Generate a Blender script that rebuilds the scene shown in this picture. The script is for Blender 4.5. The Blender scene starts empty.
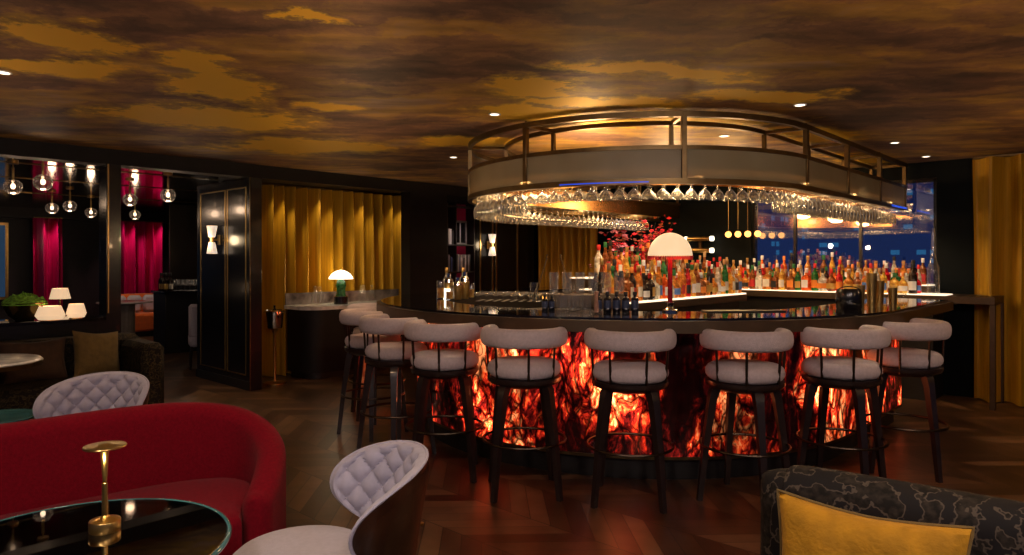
import bpy, math, random
from mathutils import Vector, Matrix, noise
random.seed(7)
PI = math.pi
C = bpy.context.scene.collection
SC = bpy.context.scene
R = math.radians

# ---------------------------------------------------------------- camera, world, exposure
cam_d = bpy.data.cameras.new('camera'); cam = bpy.data.objects.new('camera', cam_d); C.objects.link(cam)
cam.location = (0, 0, 1.47); cam.rotation_euler = (PI/2, 0, 0)
cam_d.sensor_width = 36; cam_d.lens = 36*690/1024; cam_d.shift_y = -17.5/1024; cam_d.clip_end = 400
SC.camera = cam
SC.view_settings.view_transform = 'Standard'; SC.view_settings.look = 'None'
SC.view_settings.gamma = 1; SC.view_settings.exposure = 0.0
try: SC.view_settings.use_curve_mapping = False
except Exception: pass
SC.cycles.max_bounces = 10; SC.cycles.transparent_max_bounces = 24
SC.cycles.glossy_bounces = 5; SC.cycles.diffuse_bounces = 3; SC.cycles.transmission_bounces = 6
SC.cycles.sample_clamp_indirect = 4; SC.cycles.caustics_reflective = False; SC.cycles.caustics_refractive = False
w = bpy.data.worlds.new('night'); SC.world = w; w.use_nodes = True
w.node_tree.nodes['Background'].inputs[0].default_value = (0.16, 0.20, 0.46, 1)
w.node_tree.nodes['Background'].inputs[1].default_value = 0.12

# room axes: u runs towards the window wall (back right), m towards the curtained wall (back left)
UA = math.atan2(.733, .68)
cu, su = math.cos(UA), math.sin(UA)
def W(u, m, z=0.0): return Vector((cu*u - su*m, su*u + cu*m, z))
def um(x, y): return (cu*x + su*y, -su*x + cu*y)

def lamp(name, kind, loc, energy, color, size=.1, aim=None, spot=None, blend=.5, size_y=None):
    d = bpy.data.lights.new(name, kind); o = bpy.data.objects.new(name, d); C.objects.link(o)
    o.location = loc; d.energy = energy; d.color = color
    if kind == 'AREA':
        d.size = size
        if size_y: d.shape = 'RECTANGLE'; d.size_y = size_y
    else: d.shadow_soft_size = size
    if kind == 'SPOT': d.spot_size = R(spot); d.spot_blend = blend
    if aim is not None: o.rotation_euler = (Vector(aim) - Vector(loc)).to_track_quat('-Z', 'Y').to_euler()
    return o
WARM = (1, .62, .30); WARM2 = (1, .74, .48)
CEIL = 2.56
# ceiling downlights: (x, y, power, cone); some are added beams with no fitting
DOWNLIGHTS_AND_ADDED_BEAMS = [(-.13, 5.15, 26, 70), (.46, 5.8, 22, 70), (-.62, 7.3, 20, 75), (2.02, 4.84, 26, 70), (1.86, 6.05, 20, 70), (3.55, 6.4, 22, 75),
              (4.35, 7.25, 9, 80), (-2.95, 4.0, 22, 75), (-1.6, 2.6, 26, 80), (.6, 2.3, 30, 85), (-.6, 1.6, 36, 90), (1.5, 1.2, 30, 85), (-2.4, 5.3, 22, 75), (-1.9, 6.6, 26, 70), (-3.1, 7.2, 50, 80), (5.0, 5.9, 9, 80), (-3.7, 4.7, 26, 50), (4.2, 4.4, 36, 85)]
# broad neutral fill lights added behind the view, without fittings, for the seating side
for x, y, e in ((-1.3, .2, 70), (.6, -.2, 80), (2.2, .4, 60)):
    lamp('lounge_fill', 'AREA', (x, y, CEIL-.06), e*.36, (1, .80, .74), .3, (x*.9+.2, y+3.6, .6))
for x, y, e, c in DOWNLIGHTS_AND_ADDED_BEAMS:
    lamp('downlight_or_added_beam', 'SPOT', (x, y, CEIL-.03), e, WARM2, .03, (x, y, 0), c, .8)
# added fill points without fittings, in the canopy and mid-air, brighten the painted ceiling
for t in (0, 1, 2):
    p = W(4.9+1.4*t, 3.62, 2.2)
    lamp('canopy_fill', 'POINT', p, 30, (1, .60, .26), .15)
for x, y, e in ((-3.2, 3.6, 16), (-.9, 3.2, 12), (1.8, 2.4, 13), (-1.2, 5.6, 15), (4.4, 4.6, 20), (3.4, 3.2, 14)):
    lamp('ceiling_fill', 'POINT', (x, y, 1.75), e*.55, (1, .60, .30), .04)

# ---------------------------------------------------------------- materials
def srgb(r, g, b):
    f = lambda c: (c/255/12.92) if c/255 <= .04045 else ((c/255+.055)/1.055)**2.4
    return (f(r), f(g), f(b), 1)
def newmat(name):
    m = bpy.data.materials.new(name); m.use_nodes = True
    return m, m.node_tree, m.node_tree.nodes['Principled BSDF']
def N(nt, typ, **kw):
    n = nt.nodes.new(typ)
    for k, v in kw.items():
        if k.startswith('i_'):
            key = k[2:]; key = int(key) if key.isdigit() else key.replace('_', ' ')
            n.inputs[key].default_value = v
        else: setattr(n, k, v)
    return n
def ramp(nt, fac, stops, interp='LINEAR'):
    r = nt.nodes.new('ShaderNodeValToRGB'); r.color_ramp.interpolation = interp
    e = r.color_ramp.elements
    while len(e) < len(stops): e.new(.5)
    for i, (p, c) in enumerate(stops):
        e[i].position = p; e[i].color = c if len(c) == 4 else (*c, 1)
    nt.links.new(fac, r.inputs[0]); return r
def mixc(nt, fac, a, b, bt='MIX'):
    n = nt.nodes.new('ShaderNodeMix'); n.data_type = 'RGBA'; n.blend_type = bt
    for s, v in ((0, fac), (6, a), (7, b)):
        if hasattr(v, 'links'): nt.links.new(v, n.inputs[s])
        else: n.inputs[s].default_value = v
    return n.outputs[2]
def mathn(nt, op, a, b=None, c=None):
    n = nt.nodes.new('ShaderNodeMath'); n.operation = op
    for s, v in enumerate((a, b, c)):
        if v is None: continue
        if hasattr(v, 'links'): nt.links.new(v, n.inputs[s])
        else: n.inputs[s].default_value = v
    return n.outputs[0]
def simple(name, col, rough=.5, metal=0, var=.15, scale=6, bump=0, bscale=60, coat=0, sheen=0, spec=.5, emis=None, es=0):
    m, nt, b = newmat(name)
    tc = N(nt, 'ShaderNodeTexCoord')
    nz = N(nt, 'ShaderNodeTexNoise', i_Scale=scale, i_Detail=4.0); nt.links.new(tc.outputs['Object'], nz.inputs['Vector'])
    d = tuple(c*(1-var) for c in col[:3]); l = tuple(min(1, c*(1+var)) for c in col[:3])
    r = ramp(nt, nz.outputs[0], [(.3, d), (.7, l)])
    nt.links.new(r.outputs[0], b.inputs['Base Color'])
    b.inputs['Roughness'].default_value = rough; b.inputs['Metallic'].default_value = metal
    b.inputs['Coat Weight'].default_value = coat; b.inputs['Sheen Weight'].default_value = sheen
    b.inputs['Specular IOR Level'].default_value = spec
    if bump:
        n2 = N(nt, 'ShaderNodeTexNoise', i_Scale=bscale, i_Detail=3.0); nt.links.new(tc.outputs['Object'], n2.inputs['Vector'])
        bp = N(nt, 'ShaderNodeBump', i_Strength=bump, i_Distance=.01); nt.links.new(n2.outputs[0], bp.inputs['Height'])
        nt.links.new(bp.outputs[0], b.inputs['Normal'])
    if emis:
        b.inputs['Emission Color'].default_value = emis; b.inputs['Emission Strength'].default_value = es
    return m
def glassy(name, tint=(1, 1, 1), refl=.25, white=.10, rough=.03, pw=1.0):
    m = bpy.data.materials.new(name); m.use_nodes = True; nt = m.node_tree; nt.nodes.clear()
    out = N(nt, 'ShaderNodeOutputMaterial')
    tr = N(nt, 'ShaderNodeBsdfTransparent'); tr.inputs[0].default_value = (*tint, 1)
    gl = N(nt, 'ShaderNodeBsdfGlossy', i_Roughness=rough)
    df = N(nt, 'ShaderNodeBsdfDiffuse'); df.inputs[0].default_value = (.8, .8, .8, 1)
    lw = N(nt, 'ShaderNodeLayerWeight', i_Blend=.35)
    f = mathn(nt, 'MULTIPLY_ADD', mathn(nt, 'POWER', lw.outputs['Facing'], pw), .6, refl*.35)
    m1 = N(nt, 'ShaderNodeMixShader'); nt.links.new(f, m1.inputs[0]); nt.links.new(tr.outputs[0], m1.inputs[1]); nt.links.new(gl.outputs[0], m1.inputs[2])
    f2 = mathn(nt, 'MULTIPLY', lw.outputs['Facing'], white)
    m2 = N(nt, 'ShaderNodeMixShader'); nt.links.new(f2, m2.inputs[0]); nt.links.new(m1.outputs[0], m2.inputs[1]); nt.links.new(df.outputs[0], m2.inputs[2])
    nt.links.new(m2.outputs[0], out.inputs[0]); return m
M = {}
M['brass'] = simple('brushed brass', (.62, .40, .13), .28, 1, .12, 20)
M['dark_brass'] = simple('aged bronze', (.20, .135, .06), .38, 1, .2, 12)
M['bronze_panel'] = simple('bronze mirror panel', (.42, .22, .08), .22, 1, .2, 3)
M['black_lacquer'] = simple('black lacquer', (.006, .006, .008), .22, 0, .3, 4, coat=.15)
M['black_satin'] = simple('dark satin veneer', (.008, .006, .006), .55, 0, .3, 6, spec=.25)
M['black_matte'] = simple('black wood', (.010, .008, .007), .5, 0, .3, 8)
M['black_mirror'] = simple('black mirror ceiling', (.10, .08, .065), .10, 1, .15, 2)
M['wall_dark'] = simple('dark teal wall', (.0016, .0034, .0038), .6, 0, .25, 3, spec=.12)
M['boucle'] = simple('off white boucle', (.62, .52, .52), .95, 0, .08, 60, bump=.6, bscale=180, sheen=.15)
M['lavender'] = simple('lavender velvet', (.45, .43, .55), .85, 0, .06, 40, bump=.1, bscale=300, sheen=.2)
M['cream_seat'] = simple('grey lavender seat fabric', (.50, .46, .53), .9, 0, .06, 50, bump=.3, bscale=260, sheen=.15)
M['red'] = simple('red wool', (.20, .002, .011), .95, 0, .18, 90, bump=.35, bscale=260, sheen=.04, spec=.15)
M['orange'] = simple('orange velvet', (.75, .13, .01), .9, 0, .1, 20, sheen=.4)
M['gold_pillow'] = simple('mustard velvet', (.46, .22, .010), .8, 0, .25, 14, bump=.35, bscale=90, sheen=.05, spec=.3)
M['olive_pillow'] = simple('olive gold velvet', (.16, .10, .025), .85, 0, .2, 20, bump=.3, bscale=90, sheen=.05)
M['brown_pillow'] = simple('chocolate velvet', (.045, .020, .008), .85, 0, .3, 20, bump=.3, bscale=90, sheen=.05)
M['marble'] = simple('white marble', (.75, .72, .70), .12, 0, .35, 7)
M['dark_marble'] = simple('dark veined marble', (.16, .13, .12), .15, 0, .8, 5)
M['counter'] = simple('black polished stone', (.010, .008, .010), .06, 0, .5, 18, coat=.5)
M['fascia'] = simple('bronze counter edge', (.10, .068, .042), .45, .8, .12, 10)
M['leg_wood'] = simple('ebonised leg wood', (.022, .012, .010), .35, 0, .3, 12, coat=.3)
M['walnut'] = simple('dark walnut shell', (.035, .012, .006), .25, 0, .5, 7, coat=.6)
M['chrome'] = simple('polished steel', (.75, .73, .70), .08, 1, .05, 4)
M['black_glass'] = simple('black bottle glass', (.003, .004, .010), .10, 0, .2, 4, coat=.5)
M['paper'] = simple('cream label paper', (.75, .70, .58), .7, 0, .1, 20)
M['moss'] = simple('green moss', (.22, .50, .05), .95, 0, .6, 40, bump=1.0, bscale=60)
M['stem_red'] = simple('red lacquer stem', (.28, .004, .006), .2, 0, .2, 10, coat=.6)
M['fringe'] = simple('red fringe', (.5, .005, .01), .8, 0, .3, 60)
M['magenta'] = simple('magenta shelf back', (.50, .012, .12), .6, 0, .2, 4)
M['green_stone'] = simple('green patterned ceramic', (.02, .10, .03), .25, 0, .9, 30)
M['white_china'] = simple('white ceramic', (.75, .73, .70), .3, 0, .05, 10)
M['dark_metal'] = simple('dark bronze tube', (.07, .05, .035), .35, 1, .2, 12)
M['glass'] = glassy('clear stemware glass', (.97, .97, .96), .38, .5)
M['tumbler'] = glassy('cut tumbler glass', (.985, .985, .98), .18, .10, .12, 3.0)
M['table_glass'] = glassy('smoked table glass', (.10, .17, .20), .5, 0, .02)
M['table_edge'] = simple('green glass edge', (.05, .16, .18), .08, 0, .2, 8, coat=.5)
M['pane'] = glassy('window pane glass', (.85, .90, 1), 1.0, 0, .01)
M['frosted'] = None
def lit(name, col, strength, var=.06):
    m, nt, b = newmat(name)
    b.inputs['Base Color'].default_value = (*[min(1, c) for c in col], 1)
    tc = N(nt, 'ShaderNodeTexCoord'); nz = N(nt, 'ShaderNodeTexNoise', i_Scale=18.0)
    nt.links.new(tc.outputs['Object'], nz.inputs['Vector'])
    r = ramp(nt, nz.outputs[0], [(.3, tuple(c*(1-var) for c in col)), (.7, col)])
    nt.links.new(r.outputs[0], b.inputs['Emission Color']); b.inputs['Emission Strength'].default_value = strength
    return m
M['shade_lit'] = lit('lit cream silk shade', (1, .68, .40), .72)
M['dome_lit'] = lit('lit dome shade', (1, .72, .42), .80, .12)
M['sconce_lit'] = lit('lit pleated glass', (1, .78, .58), 1.0, .5)
M['white_lit'] = lit('lit white glass', (1, .90, .70), 2.6)
M['spot_lit'] = lit('downlight lens', (1, .85, .65), 4)
M['globe_lit'] = lit('lamp bulb', (1, .74, .52), 4)
M['shelf_lit'] = lit('lit white shelf', (1, .80, .56), 1.5)
M['led_warm'] = lit('warm led strip', (1, .62, .24), 6)
M['blue_reflection'] = lit('blue reflection glow', (.02, .09, .8), .7)  # emission stands in for reflected blue light

def m_frosted():
    m, nt, b = newmat('ribbed frosted glass')
    tc = N(nt, 'ShaderNodeTexCoord'); nz = N(nt, 'ShaderNodeTexNoise', i_Scale=3.0)
    nt.links.new(tc.outputs['Object'], nz.inputs['Vector'])
    r = ramp(nt, nz.outputs[0], [(.3, (.44, .38, .22)), (.7, (.60, .54, .34))])
    nt.links.new(r.outputs[0], b.inputs['Base Color'])
    b.inputs['Roughness'].default_value = .35
    t = N(nt, 'ShaderNodeBsdfTranslucent'); t.inputs[0].default_value = (.42, .32, .22, 1)
    mx = N(nt, 'ShaderNodeMixShader'); mx.inputs[0].default_value = .45
    nt.links.new(b.outputs[0], mx.inputs[1]); nt.links.new(t.outputs[0], mx.inputs[2]); nt.links.new(mx.outputs[0], nt.nodes['Material Output'].inputs[0])
    return m
M['frosted'] = m_frosted()

def m_curtain(name, dark, light, rough=.6, sheen=.0):
    m, nt, b = newmat(name)
    tc = N(nt, 'ShaderNodeTexCoord'); mp = N(nt, 'ShaderNodeMapping'); mp.inputs['Scale'].default_value = (30, 30, 1.5)
    nt.links.new(tc.outputs['Object'], mp.inputs[0]); nz = N(nt, 'ShaderNodeTexNoise', i_Scale=1.0, i_Detail=5.0); nt.links.new(mp.outputs[0], nz.inputs['Vector'])
    r = ramp(nt, nz.outputs[0], [(.3, dark), (.7, light)]); nt.links.new(r.outputs[0], b.inputs['Base Color'])
    b.inputs['Roughness'].default_value = rough; b.inputs['Sheen Weight'].default_value = sheen
    return m
M['curtain'] = m_curtain('gold velvet curtain', (.40, .21, .006), (.60, .33, .012))
M['curtain_red'] = m_curtain('crimson satin curtain', (.42, .004, .07), (.70, .008, .15), .35)

def m_onyx():
    m, nt, b = newmat('backlit red onyx')
    tc = N(nt, 'ShaderNodeTexCoord')
    mp = N(nt, 'ShaderNodeMapping'); mp.inputs['Scale'].default_value = (1, 1, .55); nt.links.new(tc.outputs['Object'], mp.inputs[0])
    wn = N(nt, 'ShaderNodeTexNoise', i_Scale=2.2, i_Detail=5.0); nt.links.new(mp.outputs[0], wn.inputs['Vector'])
    va = N(nt, 'ShaderNodeVectorMath', operation='MULTIPLY_ADD'); nt.links.new(wn.outputs['Color'], va.inputs[0]); va.inputs[1].default_value = (.7, .7, .9); nt.links.new(mp.outputs[0], va.inputs[2])
    # base glow clouds
    n1 = N(nt, 'ShaderNodeTexNoise', i_Scale=2.4, i_Detail=3.0, i_Roughness=.6); nt.links.new(va.outputs[0], n1.inputs['Vector'])
    n2 = N(nt, 'ShaderNodeTexNoise', i_Scale=13.0, i_Detail=6.0, i_Roughness=.7); nt.links.new(va.outputs[0], n2.inputs['Vector'])
    s = mathn(nt, 'MULTIPLY_ADD', n2.outputs[0], .75, mathn(nt, 'MULTIPLY', n1.outputs[0], 1.0))
    col = ramp(nt, s, [(.78, (.003, .0003, .0003)), (.87, (.09, .003, .002)), (.93, (.50, .016, .005)), (.98, (1, .11, .02)), (1.0, (1, .28, .09))])
    # map range 0..1 shift
    # cell edges: black crackled veins
    v = N(nt, 'ShaderNodeTexVoronoi', feature='DISTANCE_TO_EDGE', i_Scale=7.5); nt.links.new(va.outputs[0], v.inputs['Vector'])
    vr = ramp(nt, v.outputs['Distance'], [(.0, (0, 0, 0)), (.06, (.2, .2, .2)), (.20, (1, 1, 1))])
    v2 = N(nt, 'ShaderNodeTexVoronoi', feature='DISTANCE_TO_EDGE', i_Scale=15.0); nt.links.new(va.outputs[0], v2.inputs['Vector'])
    vr2 = ramp(nt, v2.outputs['Distance'], [(.0, (.15, .15, .15)), (.10, (1, 1, 1))])
    c1 = mixc(nt, 1.0, col.outputs[0], vr.outputs[0], 'MULTIPLY'); c2 = mixc(nt, 1.0, c1, vr2.outputs[0], 'MULTIPLY')
    # lamp tubes behind the stone: hot spots along the wall
    n3 = N(nt, 'ShaderNodeTexNoise', i_Scale=1.9, i_Detail=2.0); nt.links.new(tc.outputs['Object'], n3.inputs['Vector'])
    hot = ramp(nt, n3.outputs[0], [(.40, (.25, .25, .25)), (.55, (1.0, 1.0, 1.0)), (.66, (4, 4, 4))])
    c3 = mixc(nt, 1.0, c2, hot.outputs[0], 'MULTIPLY')
    nt.links.new(c3, b.inputs['Emission Color']); b.inputs['Emission Strength'].default_value = 2.6
    b.inputs['Base Color'].default_value = (.03, .004, .004, 1); b.inputs['Roughness'].default_value = .15
    return m
M['onyx'] = m_onyx()

def m_floor():
    m, nt, b = newmat('dark chevron parquet')
    tc = N(nt, 'ShaderNodeTexCoord'); mp = N(nt, 'ShaderNodeMapping'); mp.inputs['Rotation'].default_value = (0, 0, -UA)
    nt.links.new(tc.outputs['Object'], mp.inputs[0]); sx = N(nt, 'ShaderNodeSeparateXYZ'); nt.links.new(mp.outputs[0], sx.inputs[0])
    pp = mathn(nt, 'PINGPONG', sx.outputs[0], .42)
    v = mathn(nt, 'MULTIPLY', mathn(nt, 'ADD', sx.outputs[1], pp), 1/.15)
    row = mathn(nt, 'FLOOR', v); colm = mathn(nt, 'FLOOR', mathn(nt, 'MULTIPLY', sx.outputs[0], 1/.42))
    cb = N(nt, 'ShaderNodeCombineXYZ'); nt.links.new(row, cb.inputs[0]); nt.links.new(colm, cb.inputs[1])
    wn = N(nt, 'ShaderNodeTexWhiteNoise'); nt.links.new(cb.outputs[0], wn.inputs['Vector'])
    nz = N(nt, 'ShaderNodeTexNoise', i_Scale=5.0, i_Detail=6.0); nt.links.new(tc.outputs['Object'], nz.inputs['Vector'])
    base = ramp(nt, wn.outputs[0], [(0, (.034, .015, .007)), (.6, (.085, .040, .018)), (1, (.17, .088, .041))])
    gr = ramp(nt, nz.outputs[0], [(.3, (.6, .6, .6)), (.7, (1.25, 1.25, 1.25))])
    c = mixc(nt, 1.0, base.outputs[0], gr.outputs[0], 'MULTIPLY')
    f1 = mathn(nt, 'FRACT', v); e1 = mathn(nt, 'LESS_THAN', f1, .045)
    f2 = mathn(nt, 'FRACT', mathn(nt, 'MULTIPLY', sx.outputs[0], 1/.42)); e2 = mathn(nt, 'LESS_THAN', f2, .018)
    e = mathn(nt, 'MAXIMUM', e1, e2)
    c2 = mixc(nt, e, c, (.008, .004, .003, 1)); nt.links.new(c2, b.inputs['Base Color'])
    b.inputs['Roughness'].default_value = .34
    bp = N(nt, 'ShaderNodeBump', i_Strength=.25, i_Distance=.003, invert=True); nt.links.new(e, bp.inputs['Height']); nt.links.new(bp.outputs[0], b.inputs['Normal'])
    return m
M['floor'] = m_floor()

def m_ceiling():
    m, nt, b = newmat('painted gold leaf cloud ceiling')
    tc = N(nt, 'ShaderNodeTexCoord'); fl = N(nt, 'ShaderNodeVectorMath', operation='MULTIPLY'); nt.links.new(tc.outputs['Object'], fl.inputs[0]); fl.inputs[1].default_value = (1, 1, 0); P = fl.outputs[0]
    wn = N(nt, 'ShaderNodeTexNoise', i_Scale=1.9, i_Detail=6.0, i_Roughness=.65); nt.links.new(P, wn.inputs['Vector'])
    sb = N(nt, 'ShaderNodeVectorMath', operation='SUBTRACT'); nt.links.new(wn.outputs['Color'], sb.inputs[0]); sb.inputs[1].default_value = (.5, .5, .5)
    va = N(nt, 'ShaderNodeVectorMath', operation='MULTIPLY_ADD'); nt.links.new(sb.outputs[0], va.inputs[0]); va.inputs[1].default_value = (.85, .85, 0); nt.links.new(P, va.inputs[2])
    PX = [  # gold leaf patches: cx, cy, half width, half height (ceiling metres), turn
        (-2.18, 3.40, .32, .36, 0), (-2.65, 3.92, .55, .20, .1), (-1.72, 3.80, .24, .32, 0), (-1.83, 4.35, .30, .55, .1), (-2.35, 5.3, .9, .5, .2),
        (-2.30, 5.35, .25, .6, 0), (-1.33, 4.92, .28, .18, 0), (.10, 4.35, .38, .30, 0), (.85, 3.98, .75, .17, .28), (.62, 4.75, .8, .18, .1),
        (1.65, 4.6, .55, .16, .15), (-.90, 3.1, .18, .10, .3), (.15, 5.1, .5, .3, 0), (-2.0, 6.6, .9, .5, 0), (1.3, 5.4, 1.0, .35, .1), (2.6, 6.0, .7, .3, .6),
        (3.7, 7.4, .8, .25, .7), (-.4, 6.4, .5, .3, 0)]
    gold = None
    for cx, cy, a, bb, t in PX:
        mp = N(nt, 'ShaderNodeMapping', vector_type='TEXTURE'); mp.inputs['Location'].default_value = (cx, cy, 0)
        mp.inputs['Rotation'].default_value = (0, 0, t); mp.inputs['Scale'].default_value = (a, bb, 1); nt.links.new(va.outputs[0], mp.inputs[0])
        ln = N(nt, 'ShaderNodeVectorMath', operation='LENGTH'); nt.links.new(mp.outputs[0], ln.inputs[0])
        g = mathn(nt, 'SUBTRACT', 1.12, ln.outputs['Value'])
        gold = g if gold is None else mathn(nt, 'MAXIMUM', gold, g)
    n5 = N(nt, 'ShaderNodeTexNoise', i_Scale=5.0, i_Detail=8.0, i_Roughness=.7); nt.links.new(P, n5.inputs['Vector'])
    gm = mathn(nt, 'ADD', gold, mathn(nt, 'MULTIPLY_ADD', n5.outputs[0], 1.5, -.75))
    gr = ramp(nt, gm, [(.02, (0, 0, 0)), (.30, (.45, .45, .45)), (.42, (1, 1, 1))])
    # broad cloud tones
    mp2 = N(nt, 'ShaderNodeMapping'); mp2.inputs['Scale'].default_value = (.55, 1.3, 1); nt.links.new(va.outputs[0], mp2.inputs[0])
    n6 = N(nt, 'ShaderNodeTexNoise', i_Scale=1.1, i_Detail=7.0, i_Roughness=.62); nt.links.new(mp2.outputs[0], n6.inputs['Vector'])
    cl = ramp(nt, n6.outputs[0], [(.30, (.050, .030, .032)), (.42, (.17, .095, .070)), (.49, (.32, .18, .10)), (.57, (.52, .32, .07)), (.66, (.46, .31, .21))])
    mp3 = N(nt, 'ShaderNodeMapping'); mp3.inputs['Scale'].default_value = (1.3, 4.2, 1); mp3.inputs['Rotation'].default_value = (0, 0, -.35); nt.links.new(P, mp3.inputs[0])
    n7 = N(nt, 'ShaderNodeTexNoise', i_Scale=1.6, i_Detail=6.0); nt.links.new(mp3.outputs[0], n7.inputs['Vector'])
    st = ramp(nt, n7.outputs[0], [(.3, (.55, .55, .60)), (.7, (1.35, 1.3, 1.25))])
    c0 = mixc(nt, 1.0, cl.outputs[0], st.outputs[0], 'MULTIPLY')
    c1 = mixc(nt, gr.outputs[0], c0, (1.0, .66, .06, 1)); nt.links.new(c1, b.inputs['Base Color'])
    nt.links.new(mathn(nt, 'MULTIPLY', gr.outputs[0], .35), b.inputs['Metallic'])
    b.inputs['Roughness'].default_value = .60
    bp = N(nt, 'ShaderNodeBump', i_Strength=.35, i_Distance=.006); nt.links.new(n5.outputs[0], bp.inputs['Height']); nt.links.new(bp.outputs[0], b.inputs['Normal'])
    return m
M['ceiling'] = m_ceiling()

def m_damask(name, dark, light, sc=15.0):
    m, nt, b = newmat(name)
    tc = N(nt, 'ShaderNodeTexCoord')
    n1 = N(nt, 'ShaderNodeTexNoise', i_Scale=sc, i_Detail=3.0); nt.links.new(tc.outputs['Object'], n1.inputs['Vector'])
    mask = ramp(nt, n1.outputs[0], [(.50, (0, 0, 0)), (.53, (1, 1, 1))])
    edge = ramp(nt, mathn(nt, 'ABSOLUTE', mathn(nt, 'SUBTRACT', n1.outputs[0], .515)), [(.010, (1, 1, 1)), (.022, (0, 0, 0))])
    n2 = N(nt, 'ShaderNodeTexNoise', i_Scale=45.0, i_Detail=3.0); nt.links.new(tc.outputs['Object'], n2.inputs['Vector'])
    mid = ramp(nt, n2.outputs[0], [(.4, tuple(c*.10 for c in light)), (.65, tuple(c*.38 for c in light))])
    c1 = mixc(nt, mask.outputs[0], (*dark, 1), mid.outputs[0]); c2 = mixc(nt, edge.outputs[0], c1, (*light, 1))
    nt.links.new(c2, b.inputs['Base Color']); b.inputs['Roughness'].default_value = .75; b.inputs['Specular IOR Level'].default_value = .2
    return m
M['damask'] = m_damask('black and taupe damask', (.012, .010, .010), (.085, .066, .05))
M['damask_brown'] = m_damask('brown and gold damask', (.010, .007, .005), (.085, .060, .025), 26.0)

def m_shade():
    m, nt, b = newmat('tower facade at night')
    tc = N(nt, 'ShaderNodeTexCoord'); sx = N(nt, 'ShaderNodeSeparateXYZ'); nt.links.new(tc.outputs['Object'], sx.inputs[0])
    cb = N(nt, 'ShaderNodeCombineXYZ')
    h = mathn(nt, 'ADD', sx.outputs[0], sx.outputs[1])
    nt.links.new(mathn(nt, 'FLOOR', mathn(nt, 'MULTIPLY', h, 1.9)), cb.inputs[0]); nt.links.new(mathn(nt, 'FLOOR', mathn(nt, 'MULTIPLY', sx.outputs[2], 2.6)), cb.inputs[1])
    wn = N(nt, 'ShaderNodeTexWhiteNoise'); nt.links.new(cb.outputs[0], wn.inputs['Vector'])
    fl = mathn(nt, 'GREATER_THAN', mathn(nt, 'FRACT', mathn(nt, 'MULTIPLY', sx.outputs[2], 2.6)), .45)
    fx = mathn(nt, 'GREATER_THAN', mathn(nt, 'FRACT', mathn(nt, 'MULTIPLY', h, 1.9)), .3)
    litw = mathn(nt, 'MULTIPLY', mathn(nt, 'GREATER_THAN', wn.outputs[0], .76), mathn(nt, 'MULTIPLY', fl, fx))
    c = mixc(nt, litw, (.002, .012, .055, 1), (.02, .14, .26, 1))
    nt.links.new(c, b.inputs['Emission Color']); b.inputs['Emission Strength'].default_value = 1.6
    b.inputs['Base Color'].default_value = (.01, .02, .05, 1); return m
M['tower'] = m_shade()

def liquid(name, col, em=0):
    m, nt, b = newmat(name)
    tc = N(nt, 'ShaderNodeTexCoord'); nz = N(nt, 'ShaderNodeTexNoise', i_Scale=26.0, i_Detail=4.0); nt.links.new(tc.outputs['Object'], nz.inputs['Vector'])
    r = ramp(nt, nz.outputs[0], [(.32, tuple(c*.4 for c in col)), (.52, tuple(c*.8 for c in col)), (.64, tuple(min(1, c*1.6+.04) for c in col))]); nt.links.new(r.outputs[0], b.inputs['Base Color'])
    b.inputs['Roughness'].default_value = .08; b.inputs['Coat Weight'].default_value = .4
    t = N(nt, 'ShaderNodeBsdfTranslucent'); nt.links.new(r.outputs[0], t.inputs[0])
    mx = N(nt, 'ShaderNodeMixShader'); mx.inputs[0].default_value = .5
    nt.links.new(b.outputs[0], mx.inputs[1]); nt.links.new(t.outputs[0], mx.inputs[2]); nt.links.new(mx.outputs[0], nt.nodes['Material Output'].inputs[0])
    return m
LIQ = {'amber': liquid('amber spirit', (.70, .27, .04)), 'orange': liquid('orange liqueur', (.95, .16, .02)), 'red': liquid('red bitter', (.65, .012, .02)),
       'green': liquid('green glass', (.02, .20, .04)), 'clear': liquid('clear spirit', (.75, .68, .55)), 'dark': liquid('dark glass', (.03, .015, .01)),
       'golden': liquid('golden spirit', (.90, .48, .07)), 'brown': liquid('brown whisky', (.32, .09, .015)), 'pink': liquid('pink gin', (.80, .45, .36))}

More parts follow.
